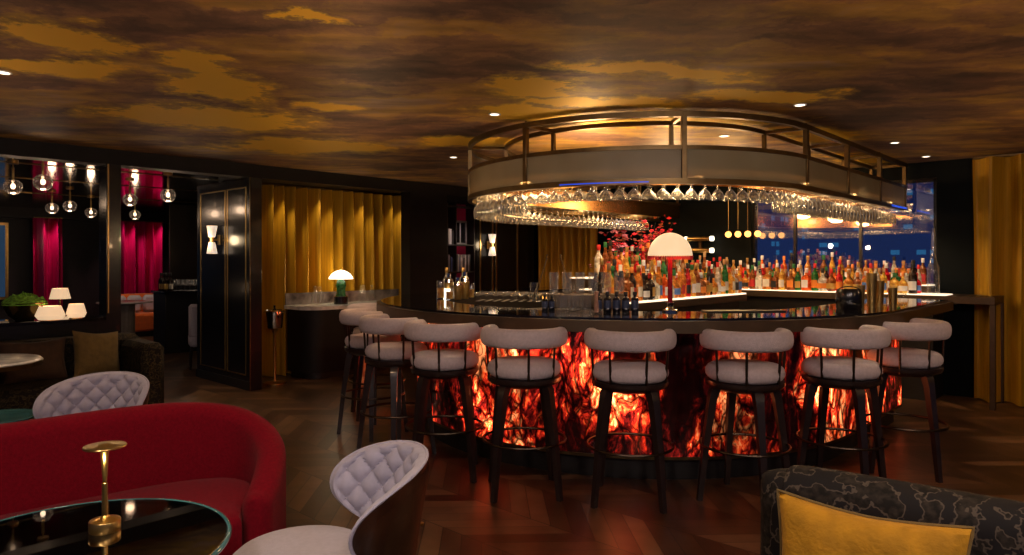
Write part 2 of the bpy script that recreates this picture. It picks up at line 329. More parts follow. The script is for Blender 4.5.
# ---------------------------------------------------------------- mesh helpers
class B:
    def __init__(s): s.v = []; s.f = []; s.sm = []
    def add(s, vs, fs, smooth=False):
        o = len(s.v); s.v += [tuple(p) for p in vs]; s.f += [tuple(i+o for i in f) for f in fs]; s.sm += [smooth]*len(fs); return s
    def box(s, x0, x1, y0, y1, z0, z1, bev=0):
        if bev <= 0:
            vs = [(x, y, z) for z in (z0, z1) for (x, y) in ((x0, y0), (x1, y0), (x1, y1), (x0, y1))]
            return s.add(vs, [(3, 2, 1, 0), (4, 5, 6, 7), (0, 1, 5, 4), (1, 2, 6, 5), (2, 3, 7, 6), (3, 0, 4, 7)])
        b = min(bev, (x1-x0)/2.01, (y1-y0)/2.01, (z1-z0)/2.01)
        ring = lambda d, z: [(x0+d, y0+b, z), (x0+b, y0+d, z), (x1-b, y0+d, z), (x1-d, y0+b, z), (x1-d, y1-b, z), (x1-b, y1-d, z), (x0+b, y1-d, z), (x0+d, y1-b, z)]
        rs = [ring(b*.9, z0), ring(0, z0+b), ring(0, z1-b), ring(b*.9, z1)]
        return s.loops(rs, True, True)
    def loops(s, rings, cap0=True, cap1=True, smooth=False, closed=True):
        n = len(rings[0]); vs = [p for r in rings for p in r]; fs = []
        for i in range(len(rings)-1):
            for j in range(n if closed else n-1):
                k = (j+1) % n; fs.append((i*n+j, i*n+k, (i+1)*n+k, (i+1)*n+j))
        s.add(vs, fs, smooth)
        if cap0: s.add(rings[0], [tuple(reversed(range(n)))], False)
        if cap1: s.add(rings[-1], [tuple(range(n))], False)
        return s
    def lathe(s, prof, n=24, c=(0, 0, 0), smooth=True, cap0=True, cap1=True, sx=1, sy=1):
        rings = [[(c[0]+r*sx*math.cos(2*PI*j/n), c[1]+r*sy*math.sin(2*PI*j/n), c[2]+z) for j in range(n)] for r, z in prof]
        return s.loops(rings, cap0, cap1, smooth)
    def cyl(s, p0, p1, r0, r1=None, n=12, smooth=True):
        r1 = r0 if r1 is None else r1
        p0 = Vector(p0); p1 = Vector(p1); d = (p1-p0).normalized()
        a = d.orthogonal().normalized(); b = d.cross(a)
        rings = [[tuple(p+a*(r*math.cos(2*PI*j/n))+b*(r*math.sin(2*PI*j/n))) for j in range(n)] for p, r in ((p0, r0), (p1, r1))]
        return s.loops(rings, True, True, smooth)
    def sweep(s, path, prof, closed=False, smooth=False, up=Vector((0, 0, 1))):
        """prof: (side, up) points; side is to the outer (right-hand) side of travel"""
        P = [Vector(p) for p in path]; n = len(P); rings = []
        for i, p in enumerate(P):
            if closed: t = P[(i+1) % n]-P[i-1]
            else: t = P[min(i+1, n-1)]-P[max(i-1, 0)]
            t.normalize(); side = t.cross(up).normalized()
            u2 = side.cross(t)
            rings.append([tuple(p+side*a+u2*b) for a, b in prof])
        if closed: rings.append(rings[0])
        return s.loops(rings, not closed, not closed, smooth)
    def tube(s, path, r, n=8, closed=False):
        return s.sweep(path, [(r*math.cos(-2*PI*j/n), r*math.sin(-2*PI*j/n)) for j in range(n)], closed, True)
    def mesh(s, name):
        me = bpy.data.meshes.new(name); me.from_pydata(s.v, [], s.f); me.update()
        import bmesh
        for p, sm in zip(me.polygons, s.sm): p.use_smooth = sm
        bm = bmesh.new(); bm.from_mesh(me)
        bmesh.ops.remove_doubles(bm, verts=bm.verts, dist=1e-5)
        bmesh.ops.recalc_face_normals(bm, faces=bm.faces); bm.to_mesh(me); bm.free()
        me.set_sharp_from_angle(angle=R(38))
        return me
def obj(name, b, mat, parent=None, loc=None, rz=0, label=None):
    me = b.mesh(name) if isinstance(b, B) else b
    if not me.materials: me.materials.append(mat)
    o = bpy.data.objects.new(name, me); C.objects.link(o)
    if parent: o.parent = parent
    if loc is not None: o.location = loc
    o.rotation_euler = (0, 0, rz)
    if label: o['label'] = label
    return o
def tag(o, label, cat, group=None, kind=None):
    o['label'] = label; o['category'] = cat
    if group: o['group'] = group
    if kind: o['kind'] = kind
    return o
def thing(name, label, cat, loc=(0, 0, 0), rz=0, group=None):
    o = bpy.data.objects.new(name, None); C.objects.link(o); o.location = loc; o.rotation_euler = (0, 0, rz)
    o.empty_display_size = .1
    return tag(o, label, cat, group)
def struct(name, b, mat, loc=None, rz=0, parent=None):
    o = obj(name, b, mat, parent, loc, rz)
    if not parent: o['kind'] = 'structure'
    return o
def copy_tree(o, loc=None, rz=None, label=None, parent=None):
    c = o.copy(); C.objects.link(c)
    if parent: c.parent = parent
    if loc is not None: c.location = loc
    if rz is not None: c.rotation_euler = (0, 0, rz)
    if label: c['label'] = label
    for ch in list(o.children): copy_tree(ch, parent=c)
    return c
def ubox(name, u0, u1, m0, m1, z0, z1, mat, bev=0):
    return struct(name, B().box(0, u1-u0, 0, m1-m0, 0, z1-z0, bev), mat, W(u0, m0, z0), UA)

# ---------------------------------------------------------------- setting
floor = struct('floor', B().box(-26, 16, -5, 26, -.1, 0), M['floor'])
# main ceiling: everything on this side of the curtained wall and the window wall
def poly_prism(pts, z0, z1): return B().loops([[(x, y, z0) for x, y in pts], [(x, y, z1) for x, y in pts]])
cp = [W(8.85, 8.4), W(-6, 8.4), W(-6, -6), W(8.85, -6)]
struct('ceiling', poly_prism([(p.x, p.y) for p in cp], CEIL, CEIL+.12), M['ceiling'])
# curtained wall (back left)
BH = 2.41
ubox('trim_1', -6, 8.75, 7.5, 7.72, BH, CEIL, M['black_satin'])            # bulkhead
ubox('wall_left', 3.78, 6.70, 8.30, 8.45, 0, CEIL, M['black_matte'])
ubox('ceiling', 3.78, 6.70, 7.72, 8.30, 2.44, 2.52, M['black_matte'])
ubox('wall_left', 6.02, 6.70, 7.5, 7.7, 0, BH, M['black_satin'])
ubox('wall_left', 7.26, 8.75, 7.5, 8.3, 0, BH, M['black_lacquer'])
ubox('wall_left', 6.70, 7.26, 7.5, 8.3, 2.3, BH, M['black_lacquer'])
ubox('wall_left', -6, 2.25, 7.5, 7.9, 0, .88, M['black_lacquer'])             # low wall under the ledge
ubox('wall_left', 2.25, 2.38, 7.5, 7.72, 0, BH, M['black_lacquer'])           # column
for u in (7.36, 7.63, 7.71, 8.20): ubox('trim_2', u, u+.018, 7.488, 7.5, .05, BH, M['brass'])
ubox('trim_2', 2.26, 2.27, 7.488, 7.5, .95, BH, M['brass'])
# window wall (back right)
WX = 8.75
ubox('wall_back', WX, WX+.2, 3.85, 7.6, 0, CEIL, M['wall_dark'])
ubox('wall_back', WX, WX+.2, -6, 1.74, 0, CEIL, M['wall_dark'])
ubox('wall_back', WX, WX+.2, 1.74, 3.85, 0, .75, M['wall_dark'])
ubox('wall_back', WX, WX+.2, 1.74, 3.85, 2.38, CEIL, M['wall_dark'])
win = struct('window_1', B().box(0, .06, 0, 2.11, .0, .04).box(0, .06, 0, 2.11, 1.59, 1.63).box(0, .06, 0, .04, 0, 1.63).box(0, .06, 2.07, 2.11, 0, 1.63)
             .box(0, .06, .78, .81, 0, 1.63).box(0, .06, 1.55, 1.58, 0, 1.63), M['black_lacquer'], W(WX+.05, 1.74, .75), UA)
pane = obj('window_pane', B().box(.025, .035, .03, 2.08, .03, 1.60), M['pane'], win)
# towers outside
towers = [(40, 8, 10, 26, 'broad blue-lit office tower behind the bottles'), (52, 20, 14, 40, 'tall night tower beyond the window by its far frame'), (30, 15, 5, 14, 'low dark-blue office block seen between the taller towers'), (62, 0, 9, 34, 'slim tower standing behind the broad office tower'), (28, -3, 6, 12, 'pale-lit low block at the window edge next to the tall glass carafe'), (46, 38, 12, 20, 'wide block at the far end of the night skyline')]
for u, m, wd, h, lb in towers:
    t = obj('office_tower', B().box(-5, 5, -wd/2, wd/2, -25, h*.6), M['tower'], None, W(u, m, 0), UA); tag(t, lb, 'building', 'night skyline')

# ---------------------------------------------------------------- annex room beyond the curtained wall
ubox('ceiling', -6, 9, 7.9, 16.6, 2.50, 2.6, M['black_mirror'])
ubox('ceiling', -6, 5.9, 7.72, 7.9, 2.50, 2.6, M['black_matte'])
ubox('wall_back', -6, 9, 16.5, 16.7, 0, 2.6, M['black_matte'])
ubox('wall_right', 5.95+1.2, 7.35, 8.45, 16.5, 0, 2.6, M['black_matte'])
for m in (8.8, 10.4, 12.6): ubox('trim_3', -5, 7.1, m, m+.018, 2.492, 2.5, M['dark_brass'])
ubox('trim_3', -5, 7.1, 16.2, 16.5, 2.3, 2.5, M['black_matte'])

def curtain(name, u0, m0, u1, m1, z0, z1, label, mat, pleat=.12, amp=.05, seed=1, group=None):
    p0, p1 = W(u0, m0), W(u1, m1); L = (p1-p0).length; rnd = random.Random(seed)
    n = int(L/pleat*12); offs = []; x = 0
    ph = 0; xs = []
    for i in range(n+1):
        s_ = L*i/n
        ph += 2*PI/(pleat*(1+.35*noise.noise(Vector((s_*2.3, seed, 0)))))*L/n
        offs.append((s_, ph))
    zs = [z0+(z1-z0)*k/10 for k in range(11)]
    fr = []
    for k, z in enumerate(zs):
        fr.append([(s_+.012*math.sin(ph*.5+k*.4)*(k/10), amp*(math.sin(ph)+.12*math.sin(2*ph+1))*(1-.25*k/10)+.012*noise.noise(Vector((s_*3, z*1.5, seed))), z-z0) for s_, ph in offs])
    b = B(); b.loops(fr, False, False, True, closed=False)
    b.loops([[(x, y-.008, z) for x, y, z in r] for r in fr], False, False, True, closed=False)
    t = thing(name, label, 'curtain', (p0.x, p0.y, z0), math.atan2(p1.y-p0.y, p1.x-p0.x), group)
    obj('fabric', b, mat, t)
    obj('heading_rail', B().box(0, L, -.02, .02, z1-z0-.0, z1-z0+.02), M['dark_brass'], t)
    return t
curtain('curtain', 3.80, 8.17, 6.62, 8.17, .01, 2.41, 'long pleated gold velvet curtain behind the dark sideboard', M['curtain'], .17, .13, 1)
curtain('curtain', WX-.1, 7.45, WX-.1, 6.25, .01, 2.5, 'gold pleated curtain hanging behind the bar beside the red flowers', M['curtain'], .13, .05, 2)
curtain('curtain', WX-.14, 1.38, WX-.14, -.6, .01, 2.53, 'tall gold curtain beside the dark wall, at the end of the back counter', M['curtain'], .24, .11, 3)
curtain('curtain', 5.0, 16.1, 5.98, 16.1, .01, 2.3, 'crimson pleated curtain behind the orange banquette in the next room', M['curtain_red'], .20, .13, 4)
curtain('curtain', 3.55, 16.1, 4.05, 16.1, .01, 2.3, 'narrow crimson curtain behind the ledge lamps in the next room', M['curtain_red'], .20, .13, 5)

for u in (4.3, 4.9, 5.5, 6.1): lamp('curtain_downlight', 'SPOT', W(u, 7.90, 2.42), 14, (1, .74, .42), .03, W(u+.35, 8.10, .5), 75, .7)
# far window in the annex
awin = struct('window_2', B().box(0, 2.6, 0, .05, 0, .05).box(0, 2.6, 0, .05, 1.45, 1.5).box(0, .05, 0, .05, 0, 1.5).box(1.3, 1.34, 0, .05, 0, 1.5).box(2.55, 2.6, 0, .05, 0, 1.5), M['brass'], W(.6, 16.42, .7), UA)
obj('window_pane', B().box(.03, 2.57, .02, .03, .03, 1.47), simple('dusk glass', (.03, .05, .09), .08, 0, .6, 2, emis=(.02, .05, .10, 1), es=.6), awin)

# ---------------------------------------------------------------- partition panel with brass inlays (end of the annex opening)
pp = thing('partition_panel', 'tall black lacquer partition with brass inlay lines and a wall sconce', 'partition', W(3.68, 7.42, 0), UA)
obj('panel', B().box(0, .14, 0, 1.42, 0, 2.40, .006), M['black_lacquer'], pp)
for k, (a, b2) in enumerate(((.62, 1.30), (.10, .56))):
    obj('brass_inlay', B().box(-.006, 0, a, a+.012, .16, 2.3).box(-.006, 0, b2, b2+.012, .16, 2.3).box(-.006, 0, a, b2, .16, .172).box(-.006, 0, a, b2, 2.288, 2.3), M['brass'], pp)
obj('brass_edge', B().box(-.006, .0, -.006, .012, 0, 2.4), M['dark_brass'], pp)
obj('kick_plate', B().box(-.012, 0, 0, 1.42, 0, .10), M['black_matte'], pp)

def sconce(loc, rz, label):
    t = thing('wall_sconce', label, 'wall lamp', loc, rz, 'double glass wall sconces')     # wall normal = local -Y
    obj('wall_bracket', B().box(-.03, .03, -.012, 0, -.06, .06, .004).cyl((0, -.01, 0), (0, -.09, 0), .012).cyl((0, -.09, -.03), (0, -.09, .03), .022, n=16), M['brass'], t)
    for s in (1, -1):
        prof = [(.030, .03), (.034, .04), (.056, .15), (.058, .165), (.052, .165), (.03, .045)]
        b = B(); rings = [[((r+.003*(j % 2))*math.cos(2*PI*j/32), -.09+(r+.003*(j % 2))*math.sin(2*PI*j/32), s*z) for j in range(32)] for r, z in prof]
        b.loops(rings, True, True, True); obj('glass_shade', b, M['sconce_lit'], t)
    p = Matrix.Rotation(rz, 3, 'Z') @ Vector((0, -.16, 0)) + Vector(loc)
    lamp('sconce_glow', 'POINT', p, 2.2, (1, .72, .42), .06)
sconce(W(3.672, 8.18, 1.71), UA-PI/2, 'double glass sconce glowing on the black partition panel')
sconce(W(7.53, 7.488, 1.70), UA, 'double glass sconce on the black wall behind the bar')
sconce(W(2.6, 16.4, 1.85), UA, 'small double sconce beside the far window of the next room')

# ---------------------------------------------------------------- downlights
first = None
spots = [(x, y, CEIL, i) for i, (x, y, e, c) in enumerate(DOWNLIGHTS_AND_ADDED_BEAMS[:9])]
spot_lab = ['above the front of the canopy, near the curved brass end', 'just inside the curved canopy rail', 'over the far curved side of the canopy', 'above the canopy front where its straight side starts', 'inside the canopy above the bottle island', 'over the straight canopy side', 'next to the dark wall by the tall curtain', 'over the brown patterned sofa at the picture edge', 'above the red sofa']
for x, y, z, i in spots:
    t = thing('ceiling_downlight', 'small round recessed downlight '+spot_lab[i], 'ceiling light', (x, y, z), 0, 'recessed downlights')
    rg = obj('trim_ring', B().lathe([(.045, 0), (.045, -.006), (.034, -.006), (.034, 0)], 20), M['white_china'], t)
    obj('lens', B().lathe([(.033, -.001), (.033, -.004)], 16), M['spot_lit'], rg)

# ---------------------------------------------------------------- canopy over the bar
CU, CM = 5.55, 3.65
KC = (5.62, 3.60)      # canopy centre of curve
def ring_path(r, u_end, u_end2=None, n=40, z=0, c=None):
    """stadium outline: right straight side (small m) from the window wall, round the front, back along the far side"""
    u_end2 = u_end if u_end2 is None else u_end2; pts = []
    CU, CM = c or (5.55, 3.65)
    k = max(2, int((u_end-CU)/.25))
    for i in range(k): pts.append(W(u_end+(CU-u_end)*i/k, CM-r, z))
    for i in range(n+1):
        a = -PI/2 - PI*i/n     # in (u,m) frame: from -m, round -u, to +m
        pts.append(W(CU+r*math.cos(a), CM+r*math.sin(a), z))
    k = max(2, int((u_end2-CU)/.25))
    for i in range(1, k+1): pts.append(W(CU+(u_end2-CU)*i/k, CM+r, z))
    return pts
can = thing('bar_canopy', 'curved bronze-framed canopy with frosted glass panels hung over the bar', 'canopy', (0, 0, 0))
RO, RI, UE = 1.58, 1.24, 8.66
def rect(w, h, z=0): return [(-w/2, z-h/2), (w/2, z-h/2), (w/2, z+h/2), (-w/2, z+h/2)]
ZT, ZM, ZB = 2.545, 2.285, 2.03
obj('top_rail', B().sweep(ring_path(RO, UE, c=KC, z=ZT-.02), rect(.04, .04)), M['dark_brass'], can)
obj('top_rail', B().sweep(ring_path(RI, UE, c=KC, z=ZT-.02), rect(.03, .035)), M['dark_brass'], can)
obj('middle_rail', B().sweep(ring_path(RO, UE, c=KC, z=ZM), rect(.035, .03)), M['dark_brass'], can)
obj('middle_rail', B().sweep(ring_path(RI, UE, c=KC, z=ZM-.04), rect(.03, .03)), M['dark_brass'], can)
obj('bottom_rail', B().sweep(ring_path(RO, UE, c=KC, z=ZB+.01), rect(.045, .04)), M['dark_brass'], can)
obj('glass_panel', B().sweep(ring_path(RO, UE, c=KC, z=(ZM+ZB)/2), rect(.010, ZM-ZB-.02)), M['frosted'], can)
obj('inner_panel', B().sweep(ring_path(RI, UE, c=KC, z=(ZM+ZB)/2), rect(.012, ZM-ZB-.04)), M['bronze_panel'], can)
obj('top_shelf', B().sweep(ring_path((RO+RI)/2, UE, c=KC, z=ZB+.10), rect(RO-RI-.02, .012)), M['bronze_panel'], can)
def stadium_pt(r, i):
    """i-th frame position: 0..4 round the front (45 degrees apart), negative on the near straight side, >4 on the far one"""
    CU, CM = KC
    if i < 0: return W(CU-i*1.01, CM-r)
    if i > 4: return W(CU+(i-4)*1.01, CM+r)
    a = -PI/2-PI*i/4; return W(CU+r*math.cos(a), CM+r*math.sin(a))
for i in range(-3, 8):
    a, c = stadium_pt(RO, i), stadium_pt(RI, i); d = (c-a).normalized()
    if i == -3 or i == 7: a = a - W(.05, 0); c = c - W(.05, 0)
    rz = math.atan2(d.y, d.x)
    obj('post', B().box(-.02, .02, -.02, .02, ZB-.01, ZT, .004), M['dark_brass'], can, (a.x, a.y, 0), rz)
    obj('post', B().box(-.016, .016, -.016, .016, ZM-.05, ZT-.01, .003), M['dark_brass'], can, (c.x, c.y, 0), rz)
    obj('cross_strut', B().box(0, RO-RI, -.015, .015, ZT-.035, ZT-.008), M['dark_brass'], can, (a.x, a.y, 0), rz)
    obj('cross_strut', B().box(0, RO-RI, -.012, .012, ZM-.055, ZM-.03), M['dark_brass'], can, (a.x, a.y, 0), rz)
for i in (0, 2, 4, 6, -2):
    a = stadium_pt(RO, i); obj('hanger', B().cyl((0, 0, ZT-.01), (0, 0, CEIL), .008), M['dark_brass'], can, (a.x, a.y, 0))
# glass rack: brass rails under the soffit
RK = [1.51, 1.42, 1.33]
for r in (1.555, 1.465, 1.375, 1.285):
    obj('rack_rail', B().sweep(ring_path(r, UE, c=KC, z=ZB+.055), rect(.022, .012)), M['brass'], can)
obj('led_strip', B().sweep(ring_path(1.555, UE, c=KC, z=ZB+.085), rect(.012, .008)), M['led_warm'], can)
obj('led_strip', B().sweep(ring_path(1.275, UE, c=KC, z=ZB+.085), rect(.012, .008)), M['led_warm'], can)
kc = W(*KC)
obj('blue_reflection_strip', B().sweep([(kc.x+1.603*math.cos(R(a)), kc.y+1.603*math.sin(R(a)), ZB+.004) for a in range(-121, -95, 2)], rect(.006, .008)), M['blue_reflection'], can)  # blue reflection on the canopy edge, put in as a glowing strip
obj('blue_reflection_strip', B().sweep([W(8.0+.2*k, KC[1]-1.603, ZB+.012) for k in range(4)], rect(.006, .018)), M['blue_reflection'], can)
for i in (-2.4, -1.2, 0, 1, 2, 3, 4, 5.2, 6.4):
    p = stadium_pt(1.43, i); lamp('rack_light', 'AREA', (p.x, p.y, ZB+.05), 4.2, (1, .64, .30), .28, (p.x, p.y, 0))

# stemware
def wine_glass(h, rb, kind):
    """hangs upside down: foot at z=0, rim at z=-h"""
    if kind == 'coupe': pr = [(.034, 0), (.034, .002), (.006, .006), (.0035, .02), (.0035, h*.55), (.012, h*.58), (rb*.75, h*.74), (rb, h*.92), (rb*1.02, h), (rb*.99, h), (rb*.97, h*.92), (rb*.72, h*.76), (.004, h*.61)]
    else: pr = [(.034, 0), (.034, .002), (.006, .006), (.0035, .02), (.0035, h*.42), (.012, h*.46), (rb*.85, h*.60), (rb, h*.72), (rb*.93, h*.88), (rb*.82, h), (rb*.80, h), (rb*.91, h*.88), (rb*.97, h*.72), (rb*.82, h*.62), (.004, h*.48)]
    return B().lathe([(r, -z) for r, z in pr], 14).mesh('wine_glass')
me_w = wine_glass(.215, .040, 'wine'); me_c = wine_glass(.150, .046, 'coupe')
for me in (me_w, me_c): me.materials.append(M['glass'])
def path_len(pts):
    d = [0]
    for a, b in zip(pts, pts[1:]): d.append(d[-1]+(b-a).length)
    return d
def along(pts, d, s_):
    for i in range(len(d)-1):
        if d[i+1] >= s_: return pts[i].lerp(pts[i+1], (s_-d[i])/(d[i+1]-d[i]))
    return pts[-1]
side_name = {'near': 'canopy curve facing the stools', 'long': 'straight canopy side', 'far': 'far canopy side'}
for ri, r in enumerate(RK):
    pts = ring_path(r, 8.45, 8.0, 60, 0, KC); d = path_len(pts); L = d[-1]; s_ = .05
    while s_ < L:
        p = along(pts, d, s_); u, m = um(p.x, p.y)
        zone = 'long' if (u > CU+.05 and m < CM) else ('far' if m > CM+.6 and u > CU-1.2 else 'near')
        me = me_c if (zone == 'near' and m < CM+.2) else me_w
        g = bpy.data.objects.new('wine_glass' if me is me_w else 'coupe_glass', me); C.objects.link(g)
        g.location = (p.x, p.y, ZB+.049); g.rotation_euler = (0, 0, random.random()*6)
        kind = 'wine glass' if me is me_w else 'coupe'
        row = ('outer', 'middle', 'inner')[ri]
        tag(g, 'clear %s hung upside down, %s rack row, %s' % (kind, row, side_name[zone]), 'glass', '%s %s %ss' % (row, zone, kind))
        s_ += .105 if me is me_c else .098

# ---------------------------------------------------------------- bar counter
RC, RCI, UC, UC2 = 2.30, 1.72, 7.25, 8.3
bar = thing('bar_counter', 'long curved bar with black stone top and glowing red onyx front', 'bar', (0, 0, 0))
zt0, zt1 = 1.04, 1.11
prof_top = [((RC+RCI)/2-RC, zt0+.055), ((RC-RCI)/2, zt0+.055), ((RC-RCI)/2, zt1), ((RC+RCI)/2-RC, zt1)]
mid = ring_path((RC+RCI)/2, UC, UC2, 56)
obj('countertop', B().sweep(mid, [(-.29, zt0+.05), (.285, zt0+.05), (.29, zt0+.055), (.29, zt1-.004), (.286, zt1), (-.29, zt1)]), M['counter'], bar)
obj('edge_band', B().sweep(ring_path(RC-.02, UC, UC2, 56), [(-.06, zt0-.02), (.02, zt0-.02), (.022, zt0+.055), (-.06, zt0+.055)]), M['fascia'], bar)
obj('edge_band', B().box(-.01, .012, -.585, 0, zt0-.02, zt0+.055), M['fascia'], bar, W(UC, CM-RC+.585, 0), UA)
obj('onyx_front', B().sweep(ring_path(1.95, UC-.25, UC2, 56), [(-.03, .16), (0, .16), (0, zt0), (-.03, zt0)]), M['onyx'], bar)
obj('kick_plinth', B().sweep(ring_path(1.88, UC-.3, UC2, 56), [(-.05, 0), (0, 0), (0, .16), (-.05, .16)]), M['black_matte'], bar)
obj('plinth_trim', B().sweep(ring_path(1.955, UC-.25, UC2, 56), [(-.03, .145), (.004, .145), (.004, .165), (-.03, .165)]), M['dark_brass'], bar)
obj('inner_cabinet', B().sweep(ring_path(1.78, UC-.3, UC2, 40), [(-.06, 0), (.08, 0), (.08, zt0+.05), (-.06, zt0+.05)]), M['black_matte'], bar)
for s in range(1, 9):
    i = s-2.5

# red light spilling from the onyx over stools and floor
def onyx_light(u, m, nu, nm, e):
    p = W(u, m, .55); q = p + (W(nu, nm)); lamp('onyx_glow', 'AREA', p, e, (1, .16, .05), 1.0, (q.x, q.y, .45), size_y=.7)

# back bar: bottle island + lit shelf on the window wall
isl = thing('bottle_island', 'tiered dark bottle display island with lit white shelf edge inside the bar', 'shelf', W(4.62, 3.22, 0), UA)
obj('cabinet', B().box(.04, 2.55, .06, .95, 0, 1.03, .01), M['black_matte'], isl)
obj('shelf', B().box(0, 2.6, 0, .36, 1.03, 1.10, .004), M['fascia'], isl)
obj('lit_shelf_top', B().box(.01, 2.59, .005, .36, 1.10, 1.115), M['shelf_lit'], isl)
obj('shelf', B().box(.44, 2.6, .36, .64, 1.03, 1.195, .004), M['fascia'], isl); obj('lit_shelf_top', B().box(.45, 2.59, .365, .64, 1.195, 1.205), M['shelf_lit'], isl)
obj('shelf', B().box(.72, 2.6, .64, .98, 1.03, 1.29, .004), M['fascia'], isl); obj('lit_shelf_top', B().box(.73, 2.59, .645, .97, 1.29, 1.30), M['shelf_lit'], isl)
bk = thing('back_counter', 'long bronze-edged back counter with lit white top along the window', 'counter', W(8.12, 1.12, 0), UA)
obj('counter_slab', B().box(0, .60, 0, 3.6, 1.03, 1.105, .004), M['fascia'], bk)
obj('lit_top', B().box(.01, .36, .42, 3.58, 1.105, 1.115), M['shelf_lit'], bk)
obj('bottle_step', B().box(.36, .60, .62, 3.58, 1.105, 1.19), M['fascia'], bk); obj('lit_step_top', B().box(.365, .60, .63, 3.57, 1.19, 1.20), M['shelf_lit'], bk)
obj('leg', B().box(.02, .07, 0, .05, 0, 1.03, .004), M['fascia'], bk); obj('leg', B().box(.52, .57, 0, .05, 0, 1.03, .004), M['fascia'], bk)
obj('cabinet', B().box(.10, .60, .55, 3.58, 0, 1.03), M['black_matte'], bk)

# ---------------------------------------------------------------- bottles
SHAPES = {
 'tall': [(.0, 0), (.036, 0), (.038, .01), (.038, .17), (.030, .195), (.014, .225), (.013, .275), (.015, .277), (.015, .285)],
 'squat': [(.0, 0), (.044, 0), (.048, .012), (.048, .10), (.040, .13), (.016, .15), (.014, .19), (.016, .192), (.016, .20)],
 'square': [(.0, 0), (.042, 0), (.044, .01), (.044, .14), (.036, .16), (.015, .175), (.014, .225), (.016, .227), (.016, .235)],
 'slim': [(.0, 0), (.030, 0), (.032, .01), (.031, .19), (.020, .23), (.013, .26), (.012, .31), (.014, .312), (.014, .32)],
 'round': [(.0, 0), (.034, 0), (.050, .03), (.055, .07), (.045, .12), (.018, .155), (.013, .17), (.013, .215), (.016, .217), (.016, .225)],
}
BM = {}
for k, pr in SHAPES.items():
    n = 4 if k == 'square' else 16
    if k == 'square':
        b = B(); rings = []
        for r, z in pr:
            rr = max(r, .0005); q = min(rr*.35, .012)
            rings.append([(x, y, z) for x, y in ((rr-q, -rr), (rr, -rr+q), (rr, rr-q), (rr-q, rr), (-rr+q, rr), (-rr, rr-q), (-rr, -rr+q), (-rr+q, -rr))])
        b.loops(rings, True, True, False)
    else: b = B().lathe(pr, n)
    top = pr[-1][1]; rb = max(r for r, z in pr)
    z0, z1 = (.035, .12) if k not in ('squat', 'round') else (.03, .085)
    lab = B()
    if k == 'square': lab.box(-.036, .036, -.0465, -.0435, z0, z1)
    else:
        rr = {'tall': .0388, 'squat': .0487, 'slim': .0328, 'round': .0558}[k]
        rings = [[(r2*math.cos(a), r2*math.sin(a), z) for a in [-PI/2-1.15+2.3*j/10 for j in range(11)]] for r2, z in ((rr, z0), (rr, z1))]
        lab.loops(rings, False, False, True, closed=False)
        rings = [[(x*.985, y*.985, z) for x, y, z in rg] for rg in rings]; lab.loops(rings, False, False, True, closed=False)
    cap = B().lathe([(.0155, top-.035), (.017, top-.033), (.017, top+.012), (.015, top+.016)], 12)
    BM[k] = (b.mesh('bottle_body_'+k), lab.mesh('label_'+k), cap.mesh('cap_'+k))
PAPER = {'cream': M['paper'], 'white': simple('white label', (.85, .83, .80), .6), 'black': simple('black label', (.02, .02, .02), .5), 'red': simple('crimson label', (.55, .02, .02), .6),
         'gold': simple('gold label', (.75, .48, .12), .4, .6), 'blue': simple('blue label', (.10, .22, .55), .6), 'orange': simple('orange label', (.85, .25, .03), .6)}
CAPS = {'black': M['black_matte'], 'gold': M['brass'], 'red': simple('red cap', (.6, .02, .015), .4), 'orange': simple('orange cap', (.85, .28, .05), .4), 'white': M['white_china'], 'green': simple('green foil', (.02, .16, .04), .4), 'wood': simple('cork stopper', (.45, .27, .12), .7)}
used = {}
def bottle(loc, rz, shape, liq, paper, cap, where, s=1.0, grp=None):
    key = (shape, liq, paper, cap, where)
    lb = '%s %s bottle, %s label, %s cap, %s' % (shape, liq, paper, cap, where)
    g = grp
    t = thing('spirit_bottle', lb, 'bottle', loc, rz, g); t.scale = (s, s, s)
    me = BM[shape]
    for nm, m0, mt in (('glass_body', me[0], LIQ[liq]), ('paper_label', me[1], PAPER[paper]), ('bottle_cap', me[2], CAPS[cap])):
        o = bpy.data.objects.new(nm, m0); C.objects.link(o); o.parent = t
        if not m0.materials: m0.materials.append(mt)
        o.material_slots[0].link = 'OBJECT'; o.material_slots[0].material = mt
    return t
rb = random.Random(21)
liqs = ['amber']*7+['orange']*2+['golden']*5+['red']*3+['clear']*6+['brown']*8+['green']*2+['dark']*6
def row(u0, u1, m0, m1, z, step, where, grp, sc=(.86, 1.10), shapes=None, face=UA):
    L = math.hypot(u1-u0, m1-m0); n = int(L/step)
    for i in range(n):
        f = (i+.5)/n; u = u0+(u1-u0)*f; m = m0+(m1-m0)*f
        sh = rb.choice(shapes or ['tall', 'tall', 'squat', 'square', 'square', 'slim', 'round'])
        bottle(W(u+rb.uniform(-.004, .004), m+rb.uniform(-.006, .006), z), face+rb.uniform(-.25, .25), sh, rb.choice(liqs), rb.choice(['cream', 'white', 'white', 'cream', 'black', 'red', 'gold', 'orange', 'blue']),
               rb.choice(list(CAPS)), where, rb.uniform(*sc), grp)
row(4.68, 7.15, 3.29, 3.29, 1.115, .088, 'front row of the bottle island', 'front row of island bottles')
row(4.72, 7.15, 3.40, 3.40, 1.115, .090, 'second row of the bottle island', 'second row of island bottles')
row(4.80, 7.15, 3.51, 3.51, 1.115, .092, 'third row of the bottle island', 'third row of island bottles', shapes=['tall', 'slim', 'tall', 'square'])
row(5.10, 7.15, 3.66, 3.66, 1.205, .094, 'middle step of the bottle island', 'stepped island bottles')
row(5.38, 7.15, 3.90, 3.90, 1.30, .094, 'top step of the bottle island', 'top row of island bottles', shapes=['tall', 'slim', 'tall', 'square'])
FB = UA-PI/2
